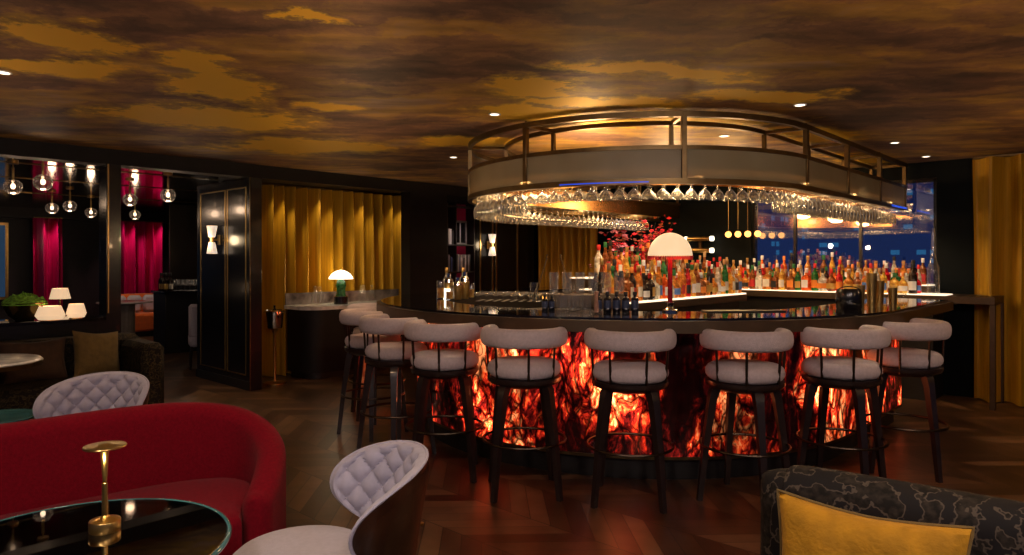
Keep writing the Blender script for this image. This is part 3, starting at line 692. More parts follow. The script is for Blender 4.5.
row(8.20, 8.20, 1.80, 4.55, 1.115, .090, 'front row on the back counter by the window', 'front row of window bottles', face=FB)
row(8.31, 8.31, 1.80, 4.55, 1.115, .092, 'second row on the back counter by the window', 'second row of window bottles', face=FB)
row(8.42, 8.42, 1.80, 4.55, 1.115, .094, 'third row on the back counter by the window', 'third row of window bottles', shapes=['tall', 'slim', 'square'], face=FB)
row(8.62, 8.62, 1.80, 4.55, 1.20, .094, 'raised row on the back counter by the window', 'raised row of window bottles', shapes=['tall', 'slim', 'tall', 'square'], face=FB)

for u in (4.9, 5.6, 6.3, 7.0): p = W(u, 3.05, 1.98); lamp('bottle_fill', 'SPOT', p, 24, (1, .70, .42), .04, W(u, 3.55, 1.2), 80, .8)  # added spots in mid-air, brighten the bottles
for m in (1.9, 2.7, 3.5, 4.3): p = W(7.85, m, 2.0); lamp('bottle_fill', 'SPOT', p, 24, (1, .70, .42), .04, W(8.4, m, 1.2), 80, .8)
# tall glass carafe at the end of the back counter
ca = obj('glass_carafe', B().lathe([(0, 0), (.075, 0), (.085, .02), (.085, .20), (.078, .27), (.085, .29), (.05, .36), (.030, .45), (.024, .70), (.028, .72), (.024, .72), (.020, .70), (.026, .45), (.045, .36), (.078, .28), (.079, .20), (.079, .02), (0, .006)], 24), M['tumbler'], None, W(8.2, 1.66, 1.115), 0); ca.scale = (.68, .68, .95)
tag(ca, 'very tall clear glass carafe at the end of the back counter', 'carafe')

# ---------------------------------------------------------------- things on the bar top
def at_bar(px, z=zt1, py=None):
    pass
ZC = zt1
def dome_lamp():
    t = thing('table_lamp', 'white dome lamp with red fringe and red stem on the bar top', 'lamp', (1.10, 4.80, ZC))
    obj('base', B().lathe([(.0, 0), (.055, 0), (.055, .012), (.03, .02), (.018, .035), (.03, .06), (.03, .068), (0, .068)], 24), M['chrome'], t)
    obj('stem', B().cyl((0, 0, .066), (0, 0, .40), .017, n=16), M['stem_red'], t)
    b = B().lathe([(.152*math.cos(a), .385+.165*math.sin(a)) for a in [PI/2*k/12 for k in range(13)]][:-1]+[(.004, .55)], 36, cap0=False)
    b.lathe([(.146*math.cos(a), .387+.158*math.sin(a)) for a in [PI/2*k/12 for k in range(12)]]+[(.004, .545)], 36, cap0=False)
    shade = obj('lamp_shade', b, M['dome_lit'], t)
    fr = B()
    for k in range(60):
        a = 2*PI*k/60; fr.cyl((.151*math.cos(a), .151*math.sin(a), .39), (.152*math.cos(a), .152*math.sin(a), .362), .006, .003, 5)
    obj('fringe', fr, M['fringe'], shade)
    lamp('dome_lamp_glow', 'POINT', (1.10, 4.80, ZC+.42), 3, (1, .70, .40), .05)
dome_lamp()
lamp('bar_top_fill', 'SPOT', (.5, 5.0, 2.0), 14, (1, .8, .6), .03, (.5, 5.0, 1.1), 80, .7)  # added spot without a fitting, lifts the glasses on the bar
# five black bottles
bp = [(.0, 0), (.024, 0), (.026, .005), (.026, .088), (.020, .100), (.011, .106), (.011, .118), (.014, .118), (.014, .138), (0, .138)]
def black_bottle(loc, label, grp, s=1):
    t = thing('bitters_bottle', label, 'bottle', loc, 0, grp); t.scale = (s, s, s)
    obj('glass_body', B().lathe(bp[:8], 16), M['black_glass'], t)
    obj('bottle_cap', B().lathe([(.0, .117), (.0145, .117), (.0145, .139), (0, .139)], 12), M['black_matte'], t)
    obj('paper_label', B().lathe([(.0264, .025), (.0266, .03), (.0266, .075), (.0264, .08)], 16, cap0=False, cap1=False), simple('slate blue label', (.03, .045, .10), .5), t)
where5 = ['beside the wooden muddler', 'second from the wooden muddler', 'middle one of the five', 'second from the dome lamp', 'next to the dome lamp']
for k in range(5): black_bottle((.60+.063*k+.03*0, 4.80-.004*k, ZC), 'small black bottle on the bar front, '+where5[k], 'row of five black bottles')
for k in range(2): black_bottle((.235+.05*k, 4.95, ZC), 'little dark bottle near the stacked glassware, '+('further from' if k == 0 else 'closer to')+' the tumblers', 'pair of little dark bottles', .8)

def tumbler(h, r, facets=12):
    b = B(); n = facets*2
    prof = [(0.001, 0), (r*.88, 0), (r*.92, .006), (r, h), (r*.95, h), (r*.86, .016), (.001, .014)]
    rings = [[(rr*(1-.02*(j % 2))*math.cos(2*PI*j/n), rr*(1-.02*(j % 2))*math.sin(2*PI*j/n), z) for j in range(n)] for rr, z in prof]
    return b.loops(rings, True, True, False)
mt = tumbler(.115, .040).mesh('tumbler'); mt.materials.append(M['tumbler'])
mh = tumbler(.165, .034, 10).mesh('highball_glass'); mh.materials.append(M['tumbler'])
mstk = [( .345, 4.80), (.43, 4.80), (.515, 4.81), (.38, 4.88), (.47, 4.89)]
lab5 = ['front, next to the little dark bottles', 'front, in the middle of the cluster', 'front, next to the wooden muddler', 'behind, between two front tumblers', 'behind, close to the muddler']
for (x, y), lb in zip(mstk, lab5):
    g = bpy.data.objects.new('tumbler', mt); C.objects.link(g); g.location = (x, y, ZC); tag(g, 'cut glass tumbler on the bar, '+lb, 'glass', 'cut glass tumblers')
# tall glasses stood on a raised tray behind
tr = obj('service_tray', B().box(-.30, .30, -.10, .10, 0, .10, .006), M['fascia'], None, (.57, 5.28, ZC), .0); tag(tr, 'low bronze stand holding highball glasses behind the tumblers', 'stand')
for k in range(12):
    g = bpy.data.objects.new('highball_glass', mh); C.objects.link(g); g.location = (.57-.25+.10*(k % 6), 5.28-.045+.09*(k//6), ZC+.10)
    tag(g, 'tall clear highball glass in the %s row on the bronze stand' % ('front' if k < 6 else 'back'), 'glass', 'highball glasses %s row' % ('front' if k < 6 else 'back'))
# muddler on a crystal ashtray
a = obj('crystal_dish', B().lathe([(0, 0), (.045, 0), (.05, .02), (.05, .03), (.04, .03), (.036, .012), (0, .010)], 16, smooth=False), M['tumbler'], None, (.535+.03, 4.62, ZC)); tag(a, 'small crystal dish holding the wooden muddler', 'dish')
a = obj('muddler', B().lathe([(0, 0), (.013, 0), (.014, .01), (.014, .06), (.011, .08), (.012, .12), (.015, .13), (.013, .14), (0, .142)], 14), simple('pale wood', (.42, .20, .12), .5, 0, .2, 20), None, (.565, 4.62, ZC+.0105)); tag(a, 'pale wooden muddler standing in the crystal dish', 'muddler')
# straw glasses
def glass_with_straws(x, y, tilt):
    g = bpy.data.objects.new('tumbler', mh); C.objects.link(g); g.location = (x, y, ZC); tag(g, 'glass of long metal stirrers '+('beside the amber candle' if tilt > 0 else 'in front of the gold curtain'), 'glass')
    for k in range(2):
        sp = obj('bar_spoon', B().cyl((.015-.03*k*tilt, 0, .012), (.015+tilt*.10-.0*k, .01*k, .40-.03*k), .004, .0035, 8).lathe([(0, 0), (.008, .004), (.008, .012), (0, .016)], 8, (.015+tilt*.10, .01*k, .395-.03*k)), M['dark_brass'], None, (x, y, ZC))
        tag(sp, 'long bronze stirrer %s in the glass %s' % (('leaning', 'standing shorter')[k], 'beside the amber candle' if tilt > 0 else 'in front of the gold curtain'), 'stirrer')
glass_with_straws(.19, 6.0, 1); glass_with_straws(.50, 5.9, -1)
cn = thing('candle_holder', 'small amber candle glass glowing beside the stirrer glasses', 'candle', (.29, 6.02, ZC))
obj('glass', B().lathe([(.03, 0), (.034, .08), (.031, .08), (.027, .006)], 14), M['tumbler'], cn); obj('candle', B().lathe([(.024, .008), (.024, .045), (.003, .048)], 12), lit('glowing wax', (1, .45, .08), 2.2), cn)
# jars, shakers and bottles at the far curved end of the counter
kinds = [(-.66, 6.55, 'shaker', .23), (-.56, 6.45, 'jar', .15), (-.50, 6.60, 'bottle', .26), (-.74, 6.40, 'jar', .17), (-.46, 6.42, 'shaker', .25), (-.62, 6.28, 'jar', .12), (-.68, 6.48, 'candle', .09), (-.40, 6.50, 'jar', .14), (-.70, 6.65, 'bottle', .24), (-.53, 6.30, 'shaker', .20)]
for k, (x, y, kd, h) in enumerate(kinds):
    x, y = x*.8-.07, y
    lbx = ['tallest at the back', 'in the middle', 'against the shelf niche', 'on the curtain side', 'nearest the sconce', 'in front', 'at the outer edge', 'at the inner edge', 'behind the jars', 'front and centre'][k]
    if kd == 'shaker':
        t = thing('cocktail_shaker', 'gold cocktail shaker in the far counter cluster, '+lbx, 'shaker', (x, y, ZC))
        obj('cup', B().lathe([(0, 0), (.032, 0), (.044, h*.62), (.044, h*.64), (0, h*.64)], 20), M['brass'], t); obj('lid', B().lathe([(.043, h*.64), (.040, h*.76), (.02, h*.84), (.02, h), (0, h)], 20), M['chrome'], t)
    elif kd == 'jar':
        t = thing('glass_jar', 'glass jar with gold contents in the far counter cluster, '+lbx, 'jar', (x, y, ZC))
        obj('jar_body', B().lathe([(0, 0), (.036, 0), (.038, h*.9), (.034, h), (.032, h), (.034, .01), (0, .008)], 16), M['tumbler'], t); obj('contents', B().lathe([(0, .010), (.032, .010), (.032, h*.6), (0, h*.6)], 12), LIQ['golden'], t)
    elif kd == 'bottle': bottle((x, y, ZC), .3*k, 'tall', ('clear', 'golden')[k % 2], 'blue' if k < 5 else 'white', 'gold', 'in the far counter cluster', .95)
    else:
        t = thing('candle_holder', 'white glowing candle glass within the far counter cluster', 'candle', (x, y, ZC)); obj('glass', B().lathe([(.03, 0), (.036, h), (.033, h), (.028, .006)], 16), M['white_lit'], t)
# low pile of small coupes on the far inner counter
for k in range(26):
    g = bpy.data.objects.new('coupe_glass', me_c); C.objects.link(g); g.rotation_euler = (PI, 0, 0); g.location = (-.30+.075*(k % 10)+.02*(k//10), 6.05+.11*(k//10)-.012*(k % 10), ZC)
    g.scale = (.62, .62, .5); tag(g, 'small coupe standing upright in the %s row on the far counter' % ('front', 'middle', 'back')[k//10], 'glass', 'upright coupes %s row' % ('front', 'middle', 'back')[k//10])
# straw caddy, gold tins, small dishes at the near right
ct = thing('napkin_caddy', 'black ribbed round caddy on the bar in front of the bottles', 'caddy', (2.48, 5.08, ZC))
rings = [[((r+.003*(j % 2))*math.cos(2*PI*j/48), (r+.003*(j % 2))*math.sin(2*PI*j/48), z) for j in range(48)] for r, z in ((.078, 0), (.085, .01), (.085, .12), (.075, .145), (.070, .145), (.070, .02))]
obj('body', B().loops(rings, True, True), M['black_lacquer'], ct); obj('handle', B().tube([(.08*math.cos(a), 0, .135+.03*math.sin(a)) for a in [PI*k/10 for k in range(11)]], .004), M['black_matte'], ct)
for k, (x, y, h, r, lb) in enumerate([(2.72, 5.22, .26, .040, 'tall gold mixing tin beside the black caddy'), (2.82, 5.30, .20, .038, 'shorter gold mixing tin behind the tall one'), (2.63, 5.20, .17, .03, 'narrow gold jigger cup touching the black caddy'), (2.88, 5.22, .15, .034, 'small gold tin at the outer side of the mixing tins')]):
    o = obj('mixing_tin', B().lathe([(0, 0), (r*.72, 0), (r, h), (r*.96, h), (r*.68, .008), (0, .008)], 20), M['brass'], None, (x, y, ZC)); tag(o, lb, 'tin')
for k, (x, y, lb) in enumerate([(2.98, 5.45, 'clear stemmed bowl near the gold tins'), (3.12, 5.55, 'clear stemmed bowl closest to the counter end')]):
    g = obj('glass_bowl', B().lathe([(0, 0), (.04, 0), (.04, .004), (.008, .01), (.008, .05), (.03, .06), (.055, .09), (.052, .09), (.02, .066), (0, .062)], 18), M['tumbler'], None, (x, y, ZC)); tag(g, lb, 'bowl')
o = obj('drip_mat', B().box(-.28, .28, -.07, .07, 0, .008, .003), M['black_matte'], None, (1.62, 4.83, ZC), 0.10); tag(o, 'flat black bar mat on the counter between lamp and caddy', 'mat')

# red flowers in a vase on the back end
fv = thing('flower_arrangement', 'big arrangement of red and pink blossom branches behind the bottles', 'flowers', W(7.55, 4.85, 0), 0)
obj('vase', B().lathe([(0, 0), (.16, 0), (.18, .4), (.12, .95), (.15, 1.12), (.13, 1.12), (.10, .95), (.10, .6), (0, .6)], 20), M['black_lacquer'], fv)
rf = random.Random(5); br = B(); tips = []
for k in range(30):
    a = rf.uniform(0, 2*PI); s_ = rf.uniform(.10, .62); h = rf.uniform(1.35, 2.0)
    e = Vector((s_*math.cos(a), s_*math.sin(a)*.7, h)); mpt = Vector((e.x*.4, e.y*.4, 1.35)); 
    br.tube([(0, 0, 1.05), tuple(mpt), tuple(e)], .004, 5); tips.append((mpt, e))
obj('branches', br, M['black_matte'], fv)
for nm, mat_, cnt in (('red_blossom', simple('red petals', (.75, .015, .03), .7, 0, .5, 30), 460), ('orange_leaves', simple('rust leaves', (.42, .10, .02), .7, 0, .5, 30), 200), ('pink_blossom', simple('pink petals', (.85, .25, .32), .7, 0, .3, 30), 70)):
    b = B()
    for k in range(cnt):
        mp_, e = rf.choice(tips); p = mp_.lerp(e, rf.uniform(.25, 1.05))+Vector((rf.gauss(0, .05), rf.gauss(0, .05), rf.gauss(0, .05)))
        if nm == 'pink_blossom' and p.x > -.05: p.x = -p.x
        q = Matrix.Rotation(rf.uniform(0, 6), 3, 'Z') @ Matrix.Rotation(rf.uniform(0, 3), 3, 'X'); s_ = rf.uniform(.026, .048)
        vs = [p+q @ Vector(v)*s_ for v in ((-1, 0, 0), (0, -.5, .15), (1, 0, 0), (0, .5, .15), (0, 0, -.2))]
        b.add(vs, [(0, 1, 3), (1, 2, 3), (0, 4, 1), (1, 4, 2), (2, 4, 3), (3, 4, 0)])
    o = obj(nm, b, mat_, fv); o['kind'] = 'stuff'

lamp('flower_fill', 'SPOT', W(6.9, 4.3, 2.4), 60, (1, .8, .7), .04, W(7.55, 4.85, 1.5), 60, .7)  # added fill spot, makes the blossoms show
# brass twin tube lamp on the dark back wall, chandelier of the dining side
tl = thing('tube_wall_lamp', 'pair of horizontal brass tube lamps on the dark back wall behind the dome lamp', 'wall lamp', W(WX-.02, 4.55, 1.60), FB)
for z in (0, .16):
    obj('brass_tube', B().cyl((-.17, -.06, z), (.17, -.06, z), .032, n=18), M['brass'], tl)
    for s in (-1, 1): obj('lit_end', B().cyl((s*.17, -.06, z), (s*.21, -.06, z), .034, n=18), M['white_lit'], tl)
obj('wall_plate', B().box(-.02, .02, -.03, 0, -.03, .19), M['dark_brass'], tl)
for k in range(4):
    b = thing('pendant_bulb', 'small amber globe pendant by the window, '+['first beside the tube lamps', 'second from the tube lamps', 'third from the tube lamps', 'last, against the blue window'][k], 'pendant', W(8.45, 4.02-.13*k, 0), 0, 'amber globe pendants')
    obj('cord', B().cyl((0, 0, 1.84), (0, 0, CEIL), .003, n=6), M['dark_brass'], b)
    obj('globe', B().lathe([(.04*math.sin(a)+.0005, 1.80-.04*math.cos(a)) for a in [PI*j/10 for j in range(11)]], 16), lit('amber globe', (1, .42, .10), 3.0), b)

# ---------------------------------------------------------------- bar stools
def make_stool(label):
    t = thing('bar_stool', label, 'bar stool')           # local: backrest on -Y side, seat faces +Y
    def rd(r, z0, z1, e, n=32):
        return [(r-e, z0)]+[(r-e+e*math.sin(PI*k/8), (z0+z1)/2-(z1-z0)/2*math.cos(PI*k/8)) for k in range(1, 8)]+[(r-e, z1), (.02, z1+.008)]
    obj('seat_cushion', B().lathe(rd(.235, .735, .835, .05), 40), M['boucle'], t)
    # padded horseshoe back
    path = []; rr = .235; A = R(98)
    ptsn = 26; rings = []
    for i in range(-3, ptsn+4):
        f = min(max(i/ptsn, 0), 1); a = -PI/2 - A + 2*A*f
        k = 1.0
        ext = 0
        if i < 0: ext = -(-i)*.014; k = math.sqrt(max(0, 1-(-i/3)**2*.995))
        if i > ptsn: ext = (i-ptsn)*.014; k = math.sqrt(max(0, 1-((i-ptsn)/3)**2*.995))
        c = Vector((rr*math.cos(a), rr*math.sin(a), .99)); tdir = Vector((-math.sin(a), math.cos(a), 0)); nd = Vector((math.cos(a), math.sin(a), 0))
        c = c+tdir*ext
        ring = []
        for j in range(18):
            b2 = 2*PI*j/18; sx_ = abs(math.cos(b2))**.8*(1 if math.cos(b2) > 0 else -1); sz = abs(math.sin(b2))**.8*(1 if math.sin(b2) > 0 else -1)
            ring.append(tuple(c+nd*(.046*k*sx_)+Vector((0, 0, .060*k*sz))))
        rings.append(ring)
    obj('backrest', B().loops(rings, True, True, True), M['boucle'], t)
    for ang in (-72, -27, 27, 72):
        a = -PI/2+R(ang); b = B().cyl((.225*math.cos(a), .225*math.sin(a), .70), (.240*math.cos(a), .240*math.sin(a), .955), .008, n=8); obj('back_spindle', b, M['dark_metal'], t)
    obj('seat_frame', B().lathe([(0, .675), (.17, .675), (.225, .70), (.235, .715), (.235, .735), (0, .735)], 32), M['leg_wood'], t)
    for k in range(4):
        a = PI/4+k*PI/2; d = Vector((math.cos(a), math.sin(a), 0)); s2 = Vector((-math.sin(a), math.cos(a), 0)); rings = []
        for z, r, h1 in ((0, .285, .015), (.35, .245, .019), (.62, .205, .024), (.675, .19, .028), (.70, .17, .026)):
            c = d*r+Vector((0, 0, z)); rings.append([tuple(c+d*x*h1+s2*y*h1) for x, y in ((-1, -1), (1, -1), (1, 1), (-1, 1))])
        obj('leg', B().loops(rings), M['leg_wood'], t)
    obj('foot_ring', B().tube([(.262*math.cos(2*PI*j/40), .262*math.sin(2*PI*j/40), .335) for j in range(40)], .009, 8, True), M['dark_metal'], t)
    return t
ang = [(-180, 0, 'bar stool farthest round the curve, beside the gold curtain'), (-163.5, 2, 'second bar stool from the sideboard, half hidden'), (-146, 6, 'third bar stool from the sideboard, in front of the curve'),
       (-131, 10, 'fourth bar stool from the sideboard, where the onyx glow begins'), (-115.4, 4, 'bar stool in front of the brightest onyx, before the black bottles'), (-99.2, -3, 'bar stool below the five black bottles'),
       (-81.8, 3, 'bar stool below the counter mat, third from the counter end'), (-65.3, -6, 'bar stool behind the patterned sofa, second from the counter end'), (-46, -8, 'bar stool at the counter end, closest to the tall curtain')]
Cx, Cy = W(CU, CM).x, W(CU, CM).y
st0 = None
legrot = [20, 35, 10, 33, 25, 0, 38, 30, 24]
for i, (a, tw, lb) in enumerate(ang):
    lb = 'cream boucle '+lb
    RR = 2.38 if i not in (5, 6) else 2.33
    x, y = Cx+RR*math.cos(R(a)), Cy+RR*math.sin(R(a)); rz = R(a)+PI/2+R(tw)
    if st0 is None: st0 = make_stool(lb); s = st0; s['group'] = 'bar stools along the counter'; s.location = (x, y, 0); s.rotation_euler = (0, 0, rz)
    else: s = copy_tree(st0, (x, y, 0), rz, lb)
    for ch in s.children:
        if ch.name.startswith('leg'): ch.rotation_euler = (0, 0, R(legrot[i]))

# ---------------------------------------------------------------- sideboard with lamp and carafes
sb = thing('sideboard', 'dark sideboard with rounded end and pale marble top before the gold curtain', 'sideboard', W(4.42, 7.45, 0), UA)
def rr_pts(x0, x1, y0, y1, r, n=10):
    pts = []
    for cx, cy, a0 in ((x1-.02, y0+.02, -PI/2), (x1-.02, y1-.02, 0), (x0+.02, y1-.02, PI/2), (x0+r, y0+r, PI)):
        q = r if (cx < x0+r+.001 and cy < y0+r+.001) else .02
        for k in range(n+1): a = a0+PI/2*k/n; pts.append((cx+q*math.cos(a), cy+q*math.sin(a)))
    return pts
obj('body', B().loops([[(x, y, z) for x, y in rr_pts(.03, 1.77, .03, .55, .25)] for z in (.08, .855)]), M['black_satin'], sb)
obj('plinth', B().loops([[(x, y, z) for x, y in rr_pts(.08, 1.75, .08, .55, .22)] for z in (0, .08)]), M['black_matte'], sb)
obj('marble_top', B().loops([[(x, y, z) for x, y in rr_pts(0, 1.8, 0, .58, .27)] for z in (.855, .90)]), M['marble'], sb)
obj('splashback', B().box(0.02, 1.8, .56, .58, .90, 1.05), M['dark_marble'], sb)
def P_side(u, m): return W(u, m, .90)
ml = thing('mushroom_lamp', 'mushroom lamp with glowing white shade on green ceramic base, on the sideboard', 'lamp', P_side(5.03, 7.68), 0)
obj('plinth', B().lathe([(0, 0), (.09, 0), (.09, .10), (.08, .105), (0, .105)], 20), M['black_lacquer'], ml)
obj('lamp_base', B().lathe([(0, .10), (.075, .10), (.06, .13), (.055, .20), (.068, .24), (.055, .29), (.02, .33), (0, .33)], 18), M['green_stone'], ml)
obj('lamp_shade', B().lathe([(.155, .325), (.15, .345), (.12, .39), (.07, .425), (.02, .44), (.002, .441)], 28), M['white_lit'], ml)
obj('finial', B().lathe([(.008, .44), (.012, .45), (.001, .465)], 10), M['brass'], ml)
p = P_side(5.03, 7.68); lamp('mushroom_glow', 'POINT', (p.x, p.y, 1.20), 9, (1, .76, .45), .06)
lamp('mushroom_glow_up', 'POINT', W(5.03, 7.85, 1.36), 3, (1, .70, .36), .04)
me_car = B().lathe([(0, 0), (.036, 0), (.038, .01), (.038, .13), (.030, .16), (.016, .18), (.015, .22), (.019, .235), (.016, .235), (.012, .22), (.013, .18), (.026, .158), (.034, .13), (.034, .014), (0, .010)], 16).mesh('water_bottle'); me_car.materials.append(M['tumbler'])
for i, (u, m) in enumerate([(4.66, 7.66), (4.75, 7.72), (4.73, 7.81), (5.38, 7.68), (5.42, 7.79), (5.50, 7.67)]):
    g = bpy.data.objects.new('water_bottle', me_car); C.objects.link(g); g.location = P_side(u, m); g.scale = (1.15, 1.15, 1.0)
    tag(g, 'clear glass water bottle on the sideboard, %s, %s' % (('near the rounded end', 'near the bar stools')[i//3], ('in front', 'in the middle', 'at the back')[i % 3]), 'bottle', 'sideboard water bottles')
# wine cooler on stand
wc = thing('wine_cooler', 'polished steel wine bucket on a tall brass stand between partition and sideboard', 'wine bucket', W(4.10, 7.66, 0))
obj('stand', B().lathe([(0, 0), (.13, 0), (.13, .015), (.02, .03), (.015, .05), (.015, .60), (.05, .66), (0, .66)], 20), M['brass'], wc)
obj('bucket', B().lathe([(0, .66), (.085, .66), (.09, .67), (.105, .86), (.115, .87), (.105, .875), (.098, .86), (.08, .68), (0, .675)], 28), M['chrome'], wc)
for s in (-1, 1): obj('handle', B().tube([(s*(.11+.02*math.sin(a)), .02*math.cos(a), .85) for a in [PI*k/8 for k in range(9)]], .004, 6), M['chrome'], wc)
wb = thing('wine_bottle', 'dark wine bottle with orange label standing in the steel bucket', 'bottle', W(4.10, 7.66, .676), FB)
obj('glass_body', B().lathe([(0, 0), (.036, 0), (.037, .16), (.030, .19), (.013, .22), (.013, .255), (0, .255)], 16), M['black_glass'], wb)
obj('paper_label', B().lathe([(.0375, .05), (.0375, .12)], 16, cap0=False, cap1=False), CAPS['orange'], wb)

# shelf niche with books and objects
bn = thing('bookcase', 'black shelf niche with magenta back between the dark wall panels', 'bookcase', W(6.70, 7.50, 0), UA)
obj('back_panel', B().box(0, .56, .18, .20, 0, 2.3), M['magenta'], bn)
obj('side_panel', B().box(0, .02, 0, .18, 0, 2.3), M['black_matte'], bn); obj('side_panel', B().box(.54, .56, 0, .18, 0, 2.3), M['black_matte'], bn)
obj('divider', B().box(.175, .19, 0, .18, 0, 2.3), M['black_matte'], bn)
for z in (.05, .95, 1.30, 1.70, 2.27): obj('shelf', B().box(.02, .54, .0, .18, z-.02, z, .003), M['black_matte'], bn)
def books(u0, u1, z, seed, tagname):
    r = random.Random(seed); u = u0; cols = [('grey', (.30, .28, .30)), ('blue', (.05, .08, .25)), ('cream', (.55, .50, .42)), ('black', (.02, .02, .02)), ('white', (.6, .6, .62))]; k = 0
    ords = ['first', 'second', 'third', 'fourth', 'fifth', 'sixth', 'seventh', 'eighth']
    while u < u1-.03:
        w_ = r.uniform(.018, .034); h = r.uniform(.19, .26); nm, c = r.choice(cols)
        t = thing('book', '%s upright book, %s in the row on the %s' % (nm, ords[k % 8], tagname), 'book', W(u, 7.51, z), UA, 'books on the '+tagname)
        obj('cover', B().box(0, w_, 0, .003, 0, h).box(0, .003, 0, .15, 0, h).box(w_-.003, w_, 0, .15, 0, h), simple('book cloth '+nm, c, .6), t)
        obj('pages', B().box(.003, w_-.003, .003, .145, .004, h-.004), M['paper'], t); u += w_+.002; k += 1
books(6.74, 6.86, 1.30, 1, 'narrow middle shelf'); books(6.92, 7.20, 1.30, 2, 'wide middle shelf'); books(6.74, 6.86, 1.70, 3, 'narrow upper shelf')
pf = thing('picture_frame', 'grey framed dark picture standing on the upper bookcase shelf', 'picture', W(6.92, 7.60, 1.70), UA)
obj('frame', B().box(0, .27, 0, .02, 0, .03).box(0, .27, 0, .02, .33, .36).box(0, .03, 0, .02, 0, .36).box(.24, .27, 0, .02, 0, .36).box(.125, .145, 0, .02, 0, .36), simple('pewter frame', (.25, .25, .26), .4, .5), pf)
obj('picture_panel', B().box(.02, .25, .008, .014, .02, .34), M['black_lacquer'], pf)
for u in (6.88, 7.08): lamp('niche_fill', 'SPOT', W(u, 7.05, 2.38), 16, (1, .75, .65), .03, W(u, 7.75, 1.55), 34, .6)  # fill spots added in front of the niche to brighten it

# ---------------------------------------------------------------- ledge in front of the annex with lamps and moss bowl
lg = obj('window_ledge', B().box(0, 5.19, -.02, .42, 0, .03, .005), M['counter'], None, W(-2.96, 7.5, .88), UA); tag(lg, 'polished black ledge carrying the moss bowl and lantern lamps', 'ledge')
ZL = .91
mb = thing('moss_bowl', 'wide bronze bowl heaped with green moss on the black ledge', 'bowl', W(.97, 7.70, ZL), 0)
mb.location = (-4.52, 6.40, ZL); 
obj('bowl', B().lathe([(0, 0), (.07, 0), (.13, .05), (.165, .12), (.18, .165), (.172, .165), (.155, .12), (.10, .06), (0, .05)], 28), simple('dark bronze bowl', (.10, .065, .02), .25, .9, .3, 5), mb)
msb = B(); rm = random.Random(3)
rings = []
for k in range(13):
    a = PI/2*k/12; rings.append([((.178*math.cos(a)+.002)*(1+.06*noise.noise(Vector((j*.7, k*.8, 1))))*math.cos(2*PI*j/32), (.178*math.cos(a)+.002)*(1+.06*noise.noise(Vector((j*.7, k*.8, 2))))*math.sin(2*PI*j/32), .145+.085*math.sin(a)*(1+.7*noise.noise(Vector((j*.9, k*1.3, 5))))) for j in range(32)])
msb.loops(rings, True, True, True); o = obj('moss', msb, M['moss'], mb)
def lantern(loc, r, h, label, stem=False):
    t = thing('lantern_lamp', label, 'lamp', loc, .3, 'cream lantern lamps')
    z0 = .01 if not stem else .26
    prof = [(r*.78, z0), (r, z0+h*.30), (r*.72, z0+h), (r*.70, z0+h), (r*.96, z0+h*.30), (r*.75, z0)]
    if stem: prof = [(r, z0), (r*.72, z0+h), (r*.69, z0+h), (r*.96, z0)]
    b = B(); n = 48
    b.loops([[(rr*(1-.012*(j % 2))*math.cos(2*PI*j/n), rr*(1-.012*(j % 2))*math.sin(2*PI*j/n), z) for j in range(n)] for rr, z in prof], False, False)
    obj('lamp_shade', b, M['shade_lit'], t)
    obj('base', B().lathe([(0, 0), (r*.6, 0), (r*.6, .01), (.01, .014), (.008, z0+h*.8), (0, z0+h*.8)], 16), M['brass'], t)
    lamp('lantern_glow', 'POINT', Vector(loc)+Vector((0, 0, z0+h*.5)), .6, (1, .72, .45), .04)
lantern((-4.27, 6.38, ZL), .12, .125, 'cream pleated lantern lamp on the ledge beside the moss bowl')
lantern((-4.18, 6.62, ZL), .085, .13, 'cream pleated lantern lamp on the ledge closest to the black column')
# taller lamp stands on a side table behind
st = thing('side_table', 'small round black side table behind the ledge in the next room', 'table', (-5.6, 8.55, 0))
obj('table_top', B().lathe([(0, .70), (.25, .70), (.25, .73), (0, .73)], 28), M['black_lacquer'], st); obj('pedestal', B().lathe([(0, 0), (.18, 0), (.18, .02), (.03, .04), (.03, .70), (0, .70)], 20), M['black_matte'], st)
lantern((-5.6, 8.55, .73), .115, .13, 'cream tapered shade lamp on a thin stem behind the ledge', True)
bk_ = thing('magazine', 'pale open magazine lying on the ledge before the moss bowl', 'magazine', (-4.62, 6.12, ZL), .75); obj('pages', B().box(-.12, 0, -.08, .08, 0, .008).box(.002, .12, -.08, .08, 0, .008), M['paper'], bk_)

# ---------------------------------------------------------------- annex furniture
bq = thing('banquette', 'orange velvet banquette in the next room before the crimson curtain', 'sofa', W(4.42, 14.15, 0), UA)
obj('seat', B().box(0, .92, 0, .75, .10, .44, .04), M['orange'], bq); obj('backrest', B().box(0, .92, .62, .85, .40, .80, .05), M['orange'], bq); obj('armrest', B().box(.90, 1.05, 0, .85, .1, .64, .04), M['orange'], bq); obj('plinth', B().box(.05, 1.0, .05, .8, 0, .10), M['black_matte'], bq)
for k in range(3):
    t = obj('throw_pillow', B().box(-.13, .13, -.06, .06, 0, .34, .05), M['cream_seat'], None, W(4.60+.28*k, 14.62, .44), UA); tag(t, 'pale grey cushion on the orange banquette, '+['nearest the marble table', 'middle one', 'by the banquette arm'][k], 'cushion', 'cushions on the orange banquette')
mtb = thing('dining_table', 'white-topped table on a thick fluted pedestal in the next room', 'table', W(4.22, 13.1, 0))
obj('table_top', B().lathe([(0, .72), (.42, .72), (.44, .735), (.42, .75), (0, .75)], 36), M['marble'], mtb)
rings = [[((.15+.008*(j % 2))*math.cos(2*PI*j/40), (.15+.008*(j % 2))*math.sin(2*PI*j/40), z) for j in range(40)] for z in (0, .72)]
obj('pedestal', B().loops(rings), simple('greige fluted wood', (.22, .17, .13), .5), mtb)
bs = thing('annex_bar', 'small black bar with rows of glasses in the next room', 'bar', W(4.22, 11.3, 0), UA)
